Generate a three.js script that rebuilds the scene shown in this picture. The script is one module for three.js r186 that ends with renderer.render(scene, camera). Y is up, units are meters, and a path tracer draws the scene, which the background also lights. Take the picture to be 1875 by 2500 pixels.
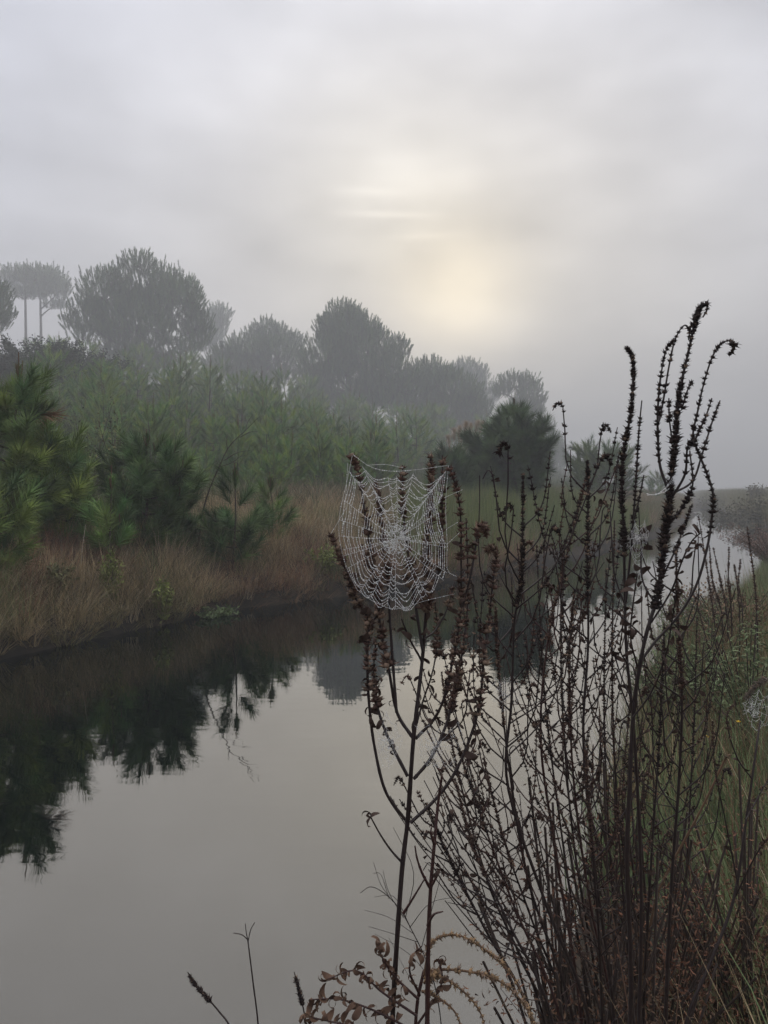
import * as THREE from 'three';
import { ImprovedNoise } from 'three/addons/math/ImprovedNoise.js';

// ------------------------------------------------------------------ camera, sky, sun, haze, exposure
const scene = new THREE.Scene();
const EYE = 2.3, FOCAL = 1819, PITCH = Math.atan(50 / FOCAL);
const camera = new THREE.PerspectiveCamera(2 * Math.atan(1250 / FOCAL) * 180 / Math.PI, 0.75, 0.05, 4000);
camera.position.set(0, EYE, 0);
camera.rotation.x = -PITCH;
const renderer = new THREE.WebGLRenderer({ antialias: true });
renderer.toneMapping = THREE.LinearToneMapping;
renderer.toneMappingExposure = 2.62;
renderer.shadowMap.enabled = true;

const noise = new ImprovedNoise();
function fbm(x, y, z, o = 4) { let s = 0, a = 1, t = 0; for (let i = 0; i < o; i++) { s += a * noise.noise(x, y, z); t += a; a *= 0.5; x *= 2.03; y *= 2.03; z *= 2.03; } return s / t; }
let seed = 20240;
function rnd() { seed |= 0; seed = seed + 0x6D2B79F5 | 0; let t = Math.imul(seed ^ seed >>> 15, 1 | seed); t = t + Math.imul(t ^ t >>> 7, 61 | t) ^ t; return ((t ^ t >>> 14) >>> 0) / 4294967296; }
const R = (a, b) => a + (b - a) * rnd();
const pick = (a) => a[Math.floor(rnd() * a.length)];
const clamp = THREE.MathUtils.clamp, lerp = THREE.MathUtils.lerp, sstep = THREE.MathUtils.smoothstep;
const V = (x, y, z) => new THREE.Vector3(x, y, z);

// a direction seen from the camera at a place in the photograph, and a point on it at a given distance ahead
function ray(px, py) {
  const x = (px - 937.5) / FOCAL, y = (1250 - py) / FOCAL, c = Math.cos(PITCH), s = Math.sin(PITCH);
  return V(x, y * c - s, -c - y * s);
}
function at(px, py, d) { const r = ray(px, py); r.multiplyScalar(d / -r.z); r.y += EYE; return r; }

const SUN = ray(1115, 700).normalize();
{
  const W = 2048, H = 1024, data = new Float32Array(W * H * 4), GLOW2 = ray(930, 500).normalize();
  for (let j = 0; j < H; j++) {
    const e = ((j + 0.5) / H - 0.5) * Math.PI;
    for (let i = 0; i < W; i++) {
      const a = ((i + 0.5) / W - 0.5) * 2 * Math.PI;
      const x = Math.cos(a) * Math.cos(e), y = Math.sin(e), z = Math.sin(a) * Math.cos(e), deg = 180 / Math.PI;
      const th = Math.acos(clamp(x * SUN.x + y * SUN.y + z * SUN.z, -1, 1)) * deg, th2 = Math.acos(clamp(x * GLOW2.x + y * GLOW2.y + z * GLOW2.z, -1, 1)) * deg;
      const wide = Math.exp(-((th / 38) ** 2)), mid = Math.exp(-((th / 12) ** 2)), core = Math.exp(-((th / 4.6) ** 2)), veil = Math.exp(-((th2 / 7) ** 2));
      let bank = 1;
      if (y > -0.02) { // drifting fog banks, soft and stretched sideways, and thin streaks of cloud above the sun
        bank += 0.42 * fbm(x * 2.2 + 3, y * 4.5, z * 2.2, 4) + 0.34 * fbm(x * 5 + 9, y * 10 + 2, z * 5, 4);
        const el = Math.asin(y) * deg, az = Math.atan2(x, -z) * deg;
        if (Math.abs(az) < 20 && el < 30) for (const [e0, a0, w, t, k, slope] of [[20.2, 0.2, 3.2, 0.2, 0.2, -0.02], [21.7, -1.2, 2.2, 0.25, 0.12, -0.03], [18.7, 2.6, 3.4, 0.16, 0.09, 0.03], [23.6, -0.5, 3, 0.5, 0.07, 0], [22.6, 6, 6, 0.7, 0.06, 0.05]])
          bank += k * Math.exp(-(((az - a0) / w) ** 2) - (((el - e0 - slope * (az - a0)) / t) ** 2));
      }
      const up = clamp(y, 0, 1), grad = 1 + 1.5 * up;
      let r = 0.118 * grad, g = 0.130 * grad, b = 0.168 * grad;
      r += wide * 0.178 + mid * 0.12 + core * 0.25 + veil * 0.08; g += wide * 0.149 + mid * 0.096 + core * 0.19 + veil * 0.07; b += wide * 0.088 + mid * 0.05 + core * 0.085 + veil * 0.045;
      const k = (j * W + i) * 4;
      data[k] = r * bank; data[k + 1] = g * bank; data[k + 2] = b * bank; data[k + 3] = 1;
    }
  }
  const sky = new THREE.DataTexture(data, W, H, THREE.RGBAFormat, THREE.FloatType);
  sky.mapping = THREE.EquirectangularReflectionMapping; sky.magFilter = THREE.LinearFilter; sky.needsUpdate = true;
  scene.background = sky; scene.environment = sky;
}
const sun = new THREE.DirectionalLight(new THREE.Color(1.0, 0.9, 0.74), 1.5);
sun.position.copy(SUN).multiplyScalar(300); sun.castShadow = true; sun.shadow.radius = 325;
sun.shadow.mapSize.set(2048, 2048);
Object.assign(sun.shadow.camera, { left: -120, right: 120, top: 120, bottom: -120, near: 1, far: 700 });
scene.add(sun, sun.target);
scene.fog = new THREE.FogExp2(new THREE.Color(0.96, 0.985, 1.0), 0.0037);

// ------------------------------------------------------------------ helpers
const names = {};
function numbered(n) { const k = names[n] = (names[n] ?? -1) + 1; return k ? n + '_' + String(k).padStart(3, '0') : n; }
class MB { // collects triangles into one mesh
  constructor() { this.p = []; this.u = []; this.c = []; this.i = []; this.n = 0; this.col = null; }
  v(x, y, z, u = 0, w = 0) { this.p.push(x, y, z); this.u.push(u, w); const c = this.col || [1, 1, 1]; this.c.push(c[0], c[1], c[2]); return this.n++; }
  tri(a, b, c) { this.i.push(a, b, c); }
  tube(pts, r0, r1, seg = 5, steps = 0, bend = 1, wob = 0) {
    const cv = pts.length > 2 ? new THREE.CatmullRomCurve3(pts) : null, N = steps || Math.max(2, (pts.length - 1) * 4);
    let side = null, len = 0, last = null;
    const first = this.n;
    for (let k = 0; k <= N; k++) {
      const t = k / N, q = cv ? cv.getPoint(t) : pts[0].clone().lerp(pts[1], t), tan = cv ? cv.getTangent(t) : pts[1].clone().sub(pts[0]).normalize();
      if (last) len += q.distanceTo(last); last = q;
      if (!side) side = Math.abs(tan.y) < 0.9 ? V(0, 1, 0).cross(tan).normalize() : V(1, 0, 0).cross(tan).normalize();
      side.addScaledVector(tan, -side.dot(tan)).normalize();
      const up = tan.clone().cross(side), r = lerp(r0, r1, Math.pow(t, bend)) * (1 + wob * Math.sin(len * 900 / (1 + r0 * 600)) * 0.5 + (wob ? R(-wob, wob) : 0));
      for (let s = 0; s < seg; s++) { const a = s / seg * 2 * Math.PI, ca = Math.cos(a) * r, sa = Math.sin(a) * r; this.v(q.x + side.x * ca + up.x * sa, q.y + side.y * ca + up.y * sa, q.z + side.z * ca + up.z * sa, s / seg, len); }
    }
    for (let k = 0; k < N; k++) for (let s = 0; s < seg; s++) {
      const a = first + k * seg + s, b = first + k * seg + (s + 1) % seg, c = a + seg, d = b + seg;
      this.tri(a, b, c); this.tri(b, d, c);
    }
    const e = this.v(last.x, last.y, last.z); for (let s = 0; s < seg; s++) this.tri(first + N * seg + s, first + N * seg + (s + 1) % seg, e);
    return this;
  }
  // a tapering blade: base, tip, width, sideways vector, sag
  blade(b, t, w, side, sag = null, n = 2) {
    let pa = null, pb = null;
    for (let k = 0; k <= n; k++) {
      const f = k / n, x = lerp(b.x, t.x, f), y = lerp(b.y, t.y, f), z = lerp(b.z, t.z, f), g = sag ? f * f : 0;
      const ww = w * (1 - f * 0.97) * 0.5, sx = sag ? sag.x * g : 0, sy = sag ? sag.y * g : 0, sz = sag ? sag.z * g : 0;
      if (k === n) { const e = this.v(x + sx, y + sy, z + sz, 0.5, 1); this.tri(pa, pb, e); }
      else { const A = this.v(x + sx - side.x * ww, y + sy - side.y * ww, z + sz - side.z * ww, 0, f), B = this.v(x + sx + side.x * ww, y + sy + side.y * ww, z + sz + side.z * ww, 1, f); if (pa !== null) { this.tri(pa, pb, A); this.tri(pb, B, A); } pa = A; pb = B; }
    }
  }
  add(geo, m, col) { // copy of a small template {p, i}
    const f = this.n, q = V(0, 0, 0); this.col = col || this.col;
    for (let k = 0; k < geo.p.length; k += 3) { q.set(geo.p[k], geo.p[k + 1], geo.p[k + 2]).applyMatrix4(m); this.v(q.x, q.y, q.z, geo.u[k / 3 * 2], geo.u[k / 3 * 2 + 1]); }
    for (const k of geo.i) this.i.push(f + k);
  }
  geo(colors = false) {
    const g = new THREE.BufferGeometry();
    g.setAttribute('position', new THREE.Float32BufferAttribute(this.p, 3)); g.setAttribute('uv', new THREE.Float32BufferAttribute(this.u, 2));
    if (colors) g.setAttribute('color', new THREE.Float32BufferAttribute(this.c, 3));
    g.setIndex(this.i); g.computeVertexNormals(); return g;
  }
  build(name, mat, parent, colors = mat.vertexColors) { if (!this.i.length) return null; return mesh(name, this.geo(colors), mat, parent); }
}
function mesh(name, geo, mat, parent = scene) {
  const m = new THREE.Mesh(geo, mat); m.name = parent === scene ? numbered(name) : name; m.castShadow = m.receiveShadow = true; parent.add(m); return m;
}
function thing(name, label, category, pos = V(0, 0, 0), group) {
  const o = new THREE.Group(); o.name = numbered(name); o.position.copy(pos); scene.add(o);
  o.userData = { label, category }; if (group) o.userData.group = group; return o;
}
function setting(o) { o.userData.kind = 'structure'; return o; }
function stuff(o, label, category) { o.userData.kind = 'stuff'; if (label) Object.assign(o.userData, { label, category }); return o; }
function perp(d) { const s = Math.abs(d.y) < 0.95 ? V(0, 1, 0).cross(d) : V(1, 0, 0).cross(d); return s.normalize(); }
function around(d, ang, roll) { const s = perp(d), u = d.clone().cross(s); return d.clone().multiplyScalar(Math.cos(ang)).addScaledVector(s, Math.sin(ang) * Math.cos(roll)).addScaledVector(u, Math.sin(ang) * Math.sin(roll)).normalize(); }
const QY = V(0, 1, 0);
function orient(pos, dir, roll = 0, s = 1) { const q = new THREE.Quaternion().setFromUnitVectors(QY, dir).multiply(new THREE.Quaternion().setFromAxisAngle(QY, roll)); return new THREE.Matrix4().compose(pos, q, typeof s === 'number' ? V(s, s, s) : s); }

// ------------------------------------------------------------------ materials
function grain(w, h, f) { // byte texture from a function returning [r,g,b] 0..1
  const d = new Uint8Array(w * h * 4);
  for (let j = 0; j < h; j++) for (let i = 0; i < w; i++) { const c = f(i / w, j / h), k = (j * w + i) * 4; d[k] = clamp(c[0], 0, 1) * 255; d[k + 1] = clamp(c[1], 0, 1) * 255; d[k + 2] = clamp(c[2], 0, 1) * 255; d[k + 3] = 255; }
  const t = new THREE.DataTexture(d, w, h); t.wrapS = t.wrapT = THREE.RepeatWrapping; t.magFilter = THREE.LinearFilter; t.needsUpdate = true; return t;
}
const std = (r, g, b, rough = 0.9, extra = {}) => new THREE.MeshPhysicalMaterial({ color: new THREE.Color().setRGB(r, g, b), roughness: rough, side: THREE.DoubleSide, ...extra });
const leafy = { roughness: 1 };
const M = {
  needle: std(1, 1, 1, 0.75, { vertexColors: true }),
  bark: std(0.085, 0.06, 0.045, 0.95),
  candle: std(0.13, 0.075, 0.04, 0.9),
  leaf: std(1, 1, 1, 0.8, { vertexColors: true, ...leafy }),
  grass: std(1, 1, 1, 0.9, leafy),
  plume: std(0.5, 0.42, 0.33, 1, leafy),
  stem: std(0.036, 0.02, 0.016, 0.55),
  redstem: std(0.07, 0.027, 0.02, 0.55),
  seed: std(1, 1, 1, 0.9, { vertexColors: true }),
  dryleaf: std(0.052, 0.029, 0.019, 0.85),
  silk: std(0.95, 0.95, 0.93, 0.35, { transmission: 0.6, thickness: 0, roughness: 1 }),
};
{ // bark-like streaks on the dark stems
  const t = grain(64, 256, (u, v) => { const n = 0.72 + 0.5 * fbm(u * 6, v * 3, 1.7, 3); return [n, n * (0.97 + 0.05 * u), n]; }); t.repeat.set(1, 9);
  M.stem.map = t; M.redstem.map = t; M.bark.map = t;
}

// ------------------------------------------------------------------ the land: a channel between a pine hill (left) and a low bank (right)
const LEFT = [[-40, -60], [-16, -20], [-9.5, 0], [-6.9, 7.2], [-5.26, 10.2], [-4.3, 12.1], [-2.75, 14.6], [-0.7, 16.5], [2.2, 19.8], [4.9, 23.9], [9, 30], [14, 38.5], [27, 66], [62, 150], [150, 380], [290, 700]];
const RIGHT = [[-26, -60], [-7, -20], [-0.6, 0], [-0.2, 1.6], [0.75, 3.4], [2.9, 8.4], [5.1, 12.7], [8.2, 17], [14.8, 28.6], [20.2, 38], [30, 60], [46, 105], [67, 160], [158, 385], [300, 705]];
function sideOf(poly, x, d) { // signed distance; positive to the left of the line as it runs away from the camera
  let best = 1e9, sg = 1;
  for (let k = 0; k + 1 < poly.length; k++) {
    const [ax, ad] = poly[k], [bx, bd] = poly[k + 1], ux = bx - ax, ud = bd - ad, t = clamp(((x - ax) * ux + (d - ad) * ud) / (ux * ux + ud * ud), 0, 1);
    const qx = x - ax - ux * t, qd = d - ad - ud * t, L = Math.hypot(qx, qd);
    if (L < best - 1e-9) { best = L; sg = ud * (x - ax) - ux * (d - ad) < 0 ? 1 : -1; }
  }
  return best * sg;
}
function curve(pts, s) { for (let k = 0; k + 1 < pts.length; k++) if (s <= pts[k + 1][0]) { const f = (s - pts[k][0]) / (pts[k + 1][0] - pts[k][0]); return lerp(pts[k][1], pts[k + 1][1], clamp(f, 0, 1)); } return pts[pts.length - 1][1]; }
const HILL = [[-3, -0.9], [-0.25, -0.25], [0, 0], [0.12, 0.24], [1.0, 0.72], [2.5, 1.2], [5, 1.5], [8, 1.7], [12, 2.0], [18, 2.9], [30, 5.6], [50, 10.5], [75, 17], [110, 23.5], [160, 28], [1000, 32]];
const BANK = [[-3, -0.9], [-0.3, -0.25], [0, 0], [0.4, 0.2], [1.2, 0.5], [2.5, 0.75], [6, 0.9], [1000, 1.2]];
function land(x, z) {
  const d = -z, l = sideOf(LEFT, x, d), r = -sideOf(RIGHT, x, d), w = 0.22 * fbm(x * 0.9, 4, d * 0.9, 3);
  if (l > -3 && l > r) return { y: curve(HILL, l + w) + (l > 3 ? 0.35 * fbm(x * 0.13, 9, d * 0.13, 3) * Math.min(1, l / 20) * 3 : 0), l, r };
  return { y: curve(BANK, r + w), l, r };
}
const landY = (x, z) => land(x, z).y;
{
  const N = 236, b = new MB(), warp = (t) => Math.sign(t) * (Math.abs(t) * 26 + Math.pow(Math.abs(t), 5) * 780);
  for (let j = 0; j <= N; j++) for (let i = 0; i <= N; i++) {
    const x = warp(i / N * 2 - 1) + 2, z = -(warp(j / N * 2 - 1) + 12);
    b.v(x, landY(x, z), z, x, z);
  }
  for (let j = 0; j < N; j++) for (let i = 0; i < N; i++) { const a = j * (N + 1) + i; b.tri(a, a + 1, a + N + 1); b.tri(a + 1, a + N + 2, a + N + 1); }
  const t = grain(256, 256, (u, v) => { const n = 0.55 + 0.9 * fbm(u * 9, v * 9, 0.3, 4), k = 0.5 + 0.5 * fbm(u * 40, v * 40, 5, 2); return [0.20 * n + 0.07 * k, 0.165 * n + 0.055 * k, 0.12 * n + 0.035 * k]; });
  t.colorSpace = THREE.SRGBColorSpace; t.repeat.set(0.31, 0.31);
  setting(b.build('ground', new THREE.MeshStandardMaterial({ map: t, bumpMap: t, bumpScale: 0.05, roughness: 1, side: THREE.DoubleSide })));
}
{
  const bump = grain(512, 512, (u, v) => { const n = 0.5 + 0.5 * (0.6 * fbm(u * 5, v * 12, 2, 3) + 0.4 * fbm(u * 14 + 4, v * 30, 7, 2)); return [n, n, n]; });
  bump.repeat.set(0.22, 0.22);
  const g = new THREE.PlaneGeometry(1600, 1600); g.rotateX(-Math.PI / 2);
  const uv = g.attributes.uv; for (let k = 0; k < uv.count; k++) uv.setXY(k, uv.getX(k) * 1600, uv.getY(k) * 1600);
  const w = mesh('water', g, new THREE.MeshPhysicalMaterial({ color: new THREE.Color().setRGB(0.003, 0.005, 0.0045), roughness: 0.02, ior: 1.85, bumpMap: bump, bumpScale: 0.0015 }));
  setting(w);
}
// LAND-END
// ------------------------------------------------------------------ pines
// templates: a shoot is a short stem along +y clad in needles
function shoot(len, count, needle, width, spread, tip = 1) {
  const b = new MB();
  for (let k = 0; k < count; k++) {
    const f = Math.pow((k + rnd()) / count, 0.8), y = f * len, a = k * 2.399 + R(-0.3, 0.3), up = lerp(spread, 0.55, f * f * tip) + R(-0.22, 0.22);
    const d = V(Math.sin(up) * Math.cos(a), Math.cos(up), Math.sin(up) * Math.sin(a)), L = needle * R(0.75, 1.15);
    const p = V(0, y, 0), side = V(-Math.sin(a), R(-0.3, 0.3), Math.cos(a)).normalize();
    b.blade(p, p.clone().addScaledVector(d, L), width, side, V(0, -0.06 * L, 0), 1);
  }
  return b;
}
const SHOOT = { near: [0, 1, 2].map(() => shoot(0.26, 95, 0.25, 0.012, 0.9)), tip: shoot(0.18, 64, 0.23, 0.012, 0.85), mid: [0, 1].map(() => shoot(0.4, 55, 0.24, 0.017, 0.8)), far: [0, 1, 2].map(() => shoot(1.0, 42, 0.28, 0.08, 1.1)) };
function green(dark, yellow) { const k = R(0.5, 1.45) * dark, y = yellow * rnd(); return [(0.07 + 0.15 * y) * k, (0.155 + 0.09 * y) * k, (0.042 - 0.014 * y) * k]; }

// a young pine: leader with whorls of rising branches
function youngPine(root, h, spread, o = {}) {
  const near = o.near ?? true, T = near ? SHOOT.near : SHOOT.mid, dark = o.dark ?? 1, yel = o.yellow ?? 0.5, needles = new MB(), dead = o.dead ? new MB() : null;
  const lean = V(R(-0.05, 0.05) * h, h, R(-0.05, 0.05) * h), bend = V(R(-0.06, 0.06) * h, h * 0.5, R(-0.06, 0.06) * h);
  const axis = new THREE.CatmullRomCurve3([V(0, -0.1, 0), bend, lean]);
  new MB().tube([V(0, -0.1, 0), bend, lean], 0.018 * h, 0.008, 6, 10).build('trunk', M.bark, root);
  const step = near ? 0.27 : 0.36, bare = o.bare ?? 0.1;
  let roll = rnd() * 6;
  for (let y = bare * h; y < h * 0.93; y += step * R(0.8, 1.2)) {
    const f = y / h, prof = (o.shape || ((t) => Math.pow(1 - t, 0.75) * Math.min(1, 0.35 + t * 2.6)))(f), count = near ? 5 : 5;
    for (let k = 0; k < count; k++) {
      roll += 2 * Math.PI / count + R(-0.35, 0.35);
      const L = spread * prof * R(0.65, 1.15); if (L < 0.12) continue;
      const o0 = axis.getPoint(f), dir = V(Math.cos(roll), 0, Math.sin(roll)), p1 = o0.clone().addScaledVector(dir, L * 0.55).add(V(0, L * R(0.02, 0.2), 0)), p2 = o0.clone().addScaledVector(dir, L).add(V(0, L * R(0.28, 0.6), 0));
      const cv = new THREE.CatmullRomCurve3([o0, p1, p2]);
      if (near ? L > 0.3 : L > 0.7) new MB().tube([o0, p1, p2], 0.011 + 0.006 * L, 0.005, 4, 5).build('branch', M.bark, root);
      const n = Math.max(1, Math.round(L / (near ? 0.16 : 0.26)));
      for (let s = 0; s < n; s++) {
        const t = lerp(0.35, 1, (s + 1) / n), q = cv.getPoint(t), tan = cv.getTangent(t), tipd = s === n - 1;
        const d = tipd ? tan.clone().add(V(0, 0.45, 0)).normalize() : around(tan, R(0.4, 0.9), rnd() * 6.28).add(V(0, 0.35, 0)).normalize();
        const c = dead && rnd() < 0.015 ? [0.22, 0.085, 0.03] : green(dark, yel);
        needles.add(pick(T), orient(q.addScaledVector(d, -0.08), d, rnd() * 6, R(0.8, 1.2) * (o.size ?? 1) * (near ? 1.35 : 1)), c);
        if (near && !tipd && rnd() < 0.5) { const d2 = around(tan, R(0.6, 1.1), rnd() * 6.28); needles.add(SHOOT.tip, orient(cv.getPoint(t), d2, rnd() * 6, R(0.9, 1.3) * (o.size ?? 1)), green(dark, yel)); }
      }
      // a few upright bare buds at the branch tips
      if (near && rnd() < 0.3 && f > 0.35) { const e = cv.getPoint(1); new MB().tube([e, e.clone().add(V(R(-0.02, 0.02), R(0.12, 0.24), R(-0.02, 0.02)))], 0.012, 0.008, 5, 3).build('bud', M.candle, root); }
    }
  }
  // leader: dense collar of needles, then a crown of upright buds
  for (let y = 0.86; y <= 1.0; y += near ? 0.035 : 0.07) needles.add(pick(T), orient(axis.getPoint(Math.min(1, y)), V(R(-0.2, 0.2), 1, R(-0.2, 0.2)).normalize(), rnd() * 6, R(0.6, 0.85)), green(dark, yel));
  const top = axis.getPoint(1), nb = o.buds ?? (near ? 5 : 3);
  for (let k = 0; k < nb; k++) { const a = k * 1.7 + rnd(), r = k ? 0.05 : 0, L = (k ? R(0.14, 0.24) : R(0.3, 0.42)) * (near ? 1 : 1.2) * (o.budsize ?? 1); new MB().tube([top.clone().add(V(0, -0.05, 0)), top.clone().add(V(Math.cos(a) * r, L * 0.4, Math.sin(a) * r)), top.clone().add(V(Math.cos(a) * r * 1.3, L, Math.sin(a) * r * 1.3))], 0.014, 0.009, 5, 4).build('bud', M.candle, root); }
  stuff(needles.build('needles', M.needle, root));
  return root;
}
// a grown pine: trunk, limbs and lobes of upright shoots. lobes: [x, y, z, rx, ry, rz] in metres from the base
function grownPine(root, lobes, trunkH, o = {}) {
  const dark = o.dark ?? 0.85, needles = new MB(), r0 = o.trunk ?? 0.3, S = o.scale ?? 1;
  const top = V(o.lean ?? 0, trunkH, 0);
  new MB().tube([V(0, -0.4, 0), V((o.lean ?? 0) * 0.3 + R(-0.2, 0.2), trunkH * 0.5, R(-0.2, 0.2)), top], r0, r0 * 0.35, 8, 10).build('trunk', M.bark, root);
  for (const [x, y, z, rx, ry, rz, main] of lobes) {
    const c = V(x, y, z), from = V((o.lean ?? 0) * 0.6, Math.min(trunkH * 0.97, Math.max(trunkH * 0.3, y - Math.hypot(x, z) * 0.55 - ry * 0.4)), 0), mid = from.clone().lerp(c, 0.55).add(V(0, R(-0.3, 0.5), 0));
    if (main) new MB().tube([from, mid, c], r0 * 0.42, r0 * 0.12, 5, 6).build('limb', M.bark, root);
    const area = rx * ry + ry * rz + rx * rz, n = Math.round(area * (o.density ?? 13) * 1.65 / (S * S));
    const tw = new MB();
    for (let k = 0; k < n; k++) {
      const cy = 1 - 2 * (k + 0.5) / n, a = k * 2.39996 + rnd(), cr = Math.sqrt(1 - cy * cy);
      let q = V(cr * Math.cos(a), cy, cr * Math.sin(a));
      const lump = 1 + 0.5 * fbm(q.x * 2.2 + x, q.y * 2.2 + y, q.z * 2.2 + z, 3), rad = lump * (rnd() < 0.35 ? R(0.45, 0.85) : R(0.86, 1.06));
      if (fbm(q.x * 3.1 + x * 2, q.y * 3.1 + y, q.z * 3.1 + z, 2) < (o.gap ?? -0.34)) continue;
      if (q.y < -0.55 && rnd() < 0.6) continue;
      const p = V(x + q.x * rx * rad, y + q.y * ry * rad, z + q.z * rz * rad);
      const d = V(q.x * 0.5, 0.95 + Math.max(0, q.y) * 0.4, q.z * 0.5).add(V(R(-0.22, 0.22), 0, R(-0.22, 0.22))).normalize();
      needles.add(pick(SHOOT.far), orient(p, d, rnd() * 6, V(R(0.75, 1.05) * S, R(0.7, 1.35) * S, R(0.75, 1.05) * S)), green(dark, o.yellow ?? 0.3));
      if (k % 9 === 0) tw.tube([c, c.clone().lerp(p, 0.6).add(V(0, -0.1, 0)), p], 0.05 * S, 0.02 * S, 3, 3);
    }
    tw.build('twigs', M.bark, root)?.userData && (root.children[root.children.length - 1].userData.kind = 'stuff');
  }
  stuff(needles.build('needles', M.needle, root));
  return root;
}
// place a grown pine from where its crown stands in view: centre px, top py, distance, list of lobes in px [cx, cy, rx, ry]
function viewPine(label, d0, basePx, lobes0, o = {}) {
  const d = d0 * 1.42, lobesPx = [];
  for (const [cx, cy, rx, ry, dz = 0] of lobes0) { // each lobe is a cluster of uneven clumps
    lobesPx.push([cx, cy, rx * 0.88, ry * 0.88, dz, 1]);
    for (let k = 0; k < 4; k++) { const a = k * 1.57 + R(-0.5, 0.5), f = R(0.34, 0.48), u = R(-0.7, 0.7); lobesPx.push([cx + Math.cos(a) * rx * 0.64, cy + Math.sin(a) * ry * 0.64, rx * f, ry * f * R(0.8, 1.15), dz + u * Math.min(rx, ry) * d / FOCAL]); }
  }
  const m = d / FOCAL, bx = at(basePx, 1200, d).x, z = -d, by = landY(bx, z), root = thing('pine_tree', label, 'tree', V(bx, by - 0.1, z), o.group ?? 'tall pines on the misty hill');
  const lobes = lobesPx.map(([cx, cy, rx, ry, dz = 0, main]) => { const c = at(cx, cy, d); return [c.x - bx, c.y - by, dz, rx * m, ry * m, Math.min(rx, ry) * m * 1.05, main]; });
  const topY = Math.max(...lobes.map((l) => l[1] + l[4] * 0.3));
  grownPine(root, lobes, o.trunkH ?? topY, { scale: o.scale ?? d / 105, trunk: o.trunk ?? d * 0.0036, ...o });
  return root;
}
viewPine('broad round-topped pine, tallest and widest on the left of the hill', 98, 345, [[345, 715, 92, 78], [265, 740, 70, 72, 2], [425, 745, 72, 78, 1], [230, 800, 48, 62, 3], [470, 800, 42, 60, -2], [345, 810, 100, 66, 3], [290, 860, 70, 42, -1], [410, 870, 76, 40, 2], [340, 900, 110, 36, 0]], { gap: -0.12 });
viewPine('tall dark pine with a stepped crown above the spider web', 108, 850, [[850, 830, 78, 68], [835, 790, 52, 42, 1], [900, 870, 70, 66, 2], [800, 890, 62, 72, 2], [970, 860, 32, 34, -1], [860, 960, 120, 70, 0], [770, 960, 50, 60, 1], [950, 950, 80, 70, 2]], { gap: -0.25, density: 12 });
viewPine('dense pine with a flattish top between the stepped pine and the lone umbrella pine', 112, 1060, [[1050, 930, 55, 50], [1100, 970, 70, 62, 2], [1010, 980, 70, 70, 1], [1080, 1030, 100, 56, -1], [1150, 1010, 45, 48, 1]], { gap: -0.25, density: 12 });
viewPine('low rounded pine crown in thick mist between the two biggest pines', 120, 640, [[600, 870, 78, 44], [680, 880, 66, 46, 2], [560, 900, 66, 42, 1], [640, 920, 100, 34, 0]], { gap: -0.55, density: 11 });
viewPine('small open pine top peeking over the rounded crown in mist', 132, 650, [[650, 815, 30, 28], [690, 830, 26, 26, 1], [620, 828, 20, 18, 1], [720, 850, 26, 28, 0]], { gap: -0.2, density: 12 });
viewPine('faint umbrella pine on two slim trunks, left one of the pair', 150, 68, [[45, 680, 42, 22], [92, 688, 44, 26, 2], [15, 700, 24, 14, -1], [70, 722, 50, 12, 0]], { density: 13, trunk: 0.6 });
viewPine('faint umbrella pine at far left, right one of the pair', 152, 104, [[125, 690, 40, 28], [152, 716, 26, 22, 2], [95, 722, 42, 16, 1], [135, 748, 32, 12, 0]], { density: 13, trunk: 0.6 });
viewPine('pine cut off by the left edge of the picture above the dark hedge', 82, -50, [[-20, 740, 46, 46], [10, 775, 34, 26, 1], [-40, 790, 60, 40, 0], [0, 715, 26, 22, 1]], { gap: -0.25, density: 13 });
viewPine('very faint far pine showing behind the right side of the broad pine', 175, 530, [[520, 800, 36, 46], [545, 775, 22, 20, 1], [500, 830, 44, 40, 0]], { gap: -0.6, density: 10 });
viewPine('lone pale umbrella pine above the bushy young pine by the water', 125, 1270, [[1260, 945, 48, 26], [1295, 975, 34, 34, 1], [1228, 958, 24, 16, -1], [1275, 1005, 48, 24, 1], [1310, 1010, 18, 20, 0]], { gap: -0.2, density: 13, lean: 0.6 });
viewPine('faint sloping pine crown low behind the bushy young pine', 135, 1330, [[1320, 1090, 44, 58], [1350, 1130, 34, 50, 1], [1300, 1130, 50, 44, 0]], { gap: -0.6, density: 10 });
viewPine('ghostly pale pine ridge crown right of the flattish pine', 165, 1150, [[1140, 925, 48, 40], [1175, 965, 36, 46, 1], [1110, 930, 40, 32, 0]], { gap: -0.6, density: 10 });

// near young pines on the far bank: [label, px, distance, top py, spread m, options]
function standPine(label, px, d, topPy, spread, o = {}) {
  const x = at(px, 1200, d).x, y = landY(x, -d), h = at(px, topPy, d).y - y;
  return youngPine(thing('young_pine', label, 'young pine', V(x, y, -d), o.group ?? 'young pines along the far bank'), h, spread, o);
}
standPine('bright green young pine, tallest at the left edge, with red buds on its leader', 42, 13.6, 925, 1.0, { dead: true, yellow: 0.7, dark: 1.15, budsize: 1.4, shape: (t) => t > 0.8 ? 0.35 : Math.min(1, 0.55 + t) * Math.pow(1 - t, 0.45) });
standPine('low bushy young pine cut by the left edge over the tan grass', -20, 11.9, 1190, 0.7, { yellow: 0.6, dark: 1.05 });
standPine('wide yellow-green young pine spreading beside the tallest one at left', 130, 14.2, 1075, 0.8, { yellow: 0.75, dark: 1.15, dead: true, shape: (t) => Math.min(1, 0.5 + t) * Math.pow(1 - t, 0.35) });
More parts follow.
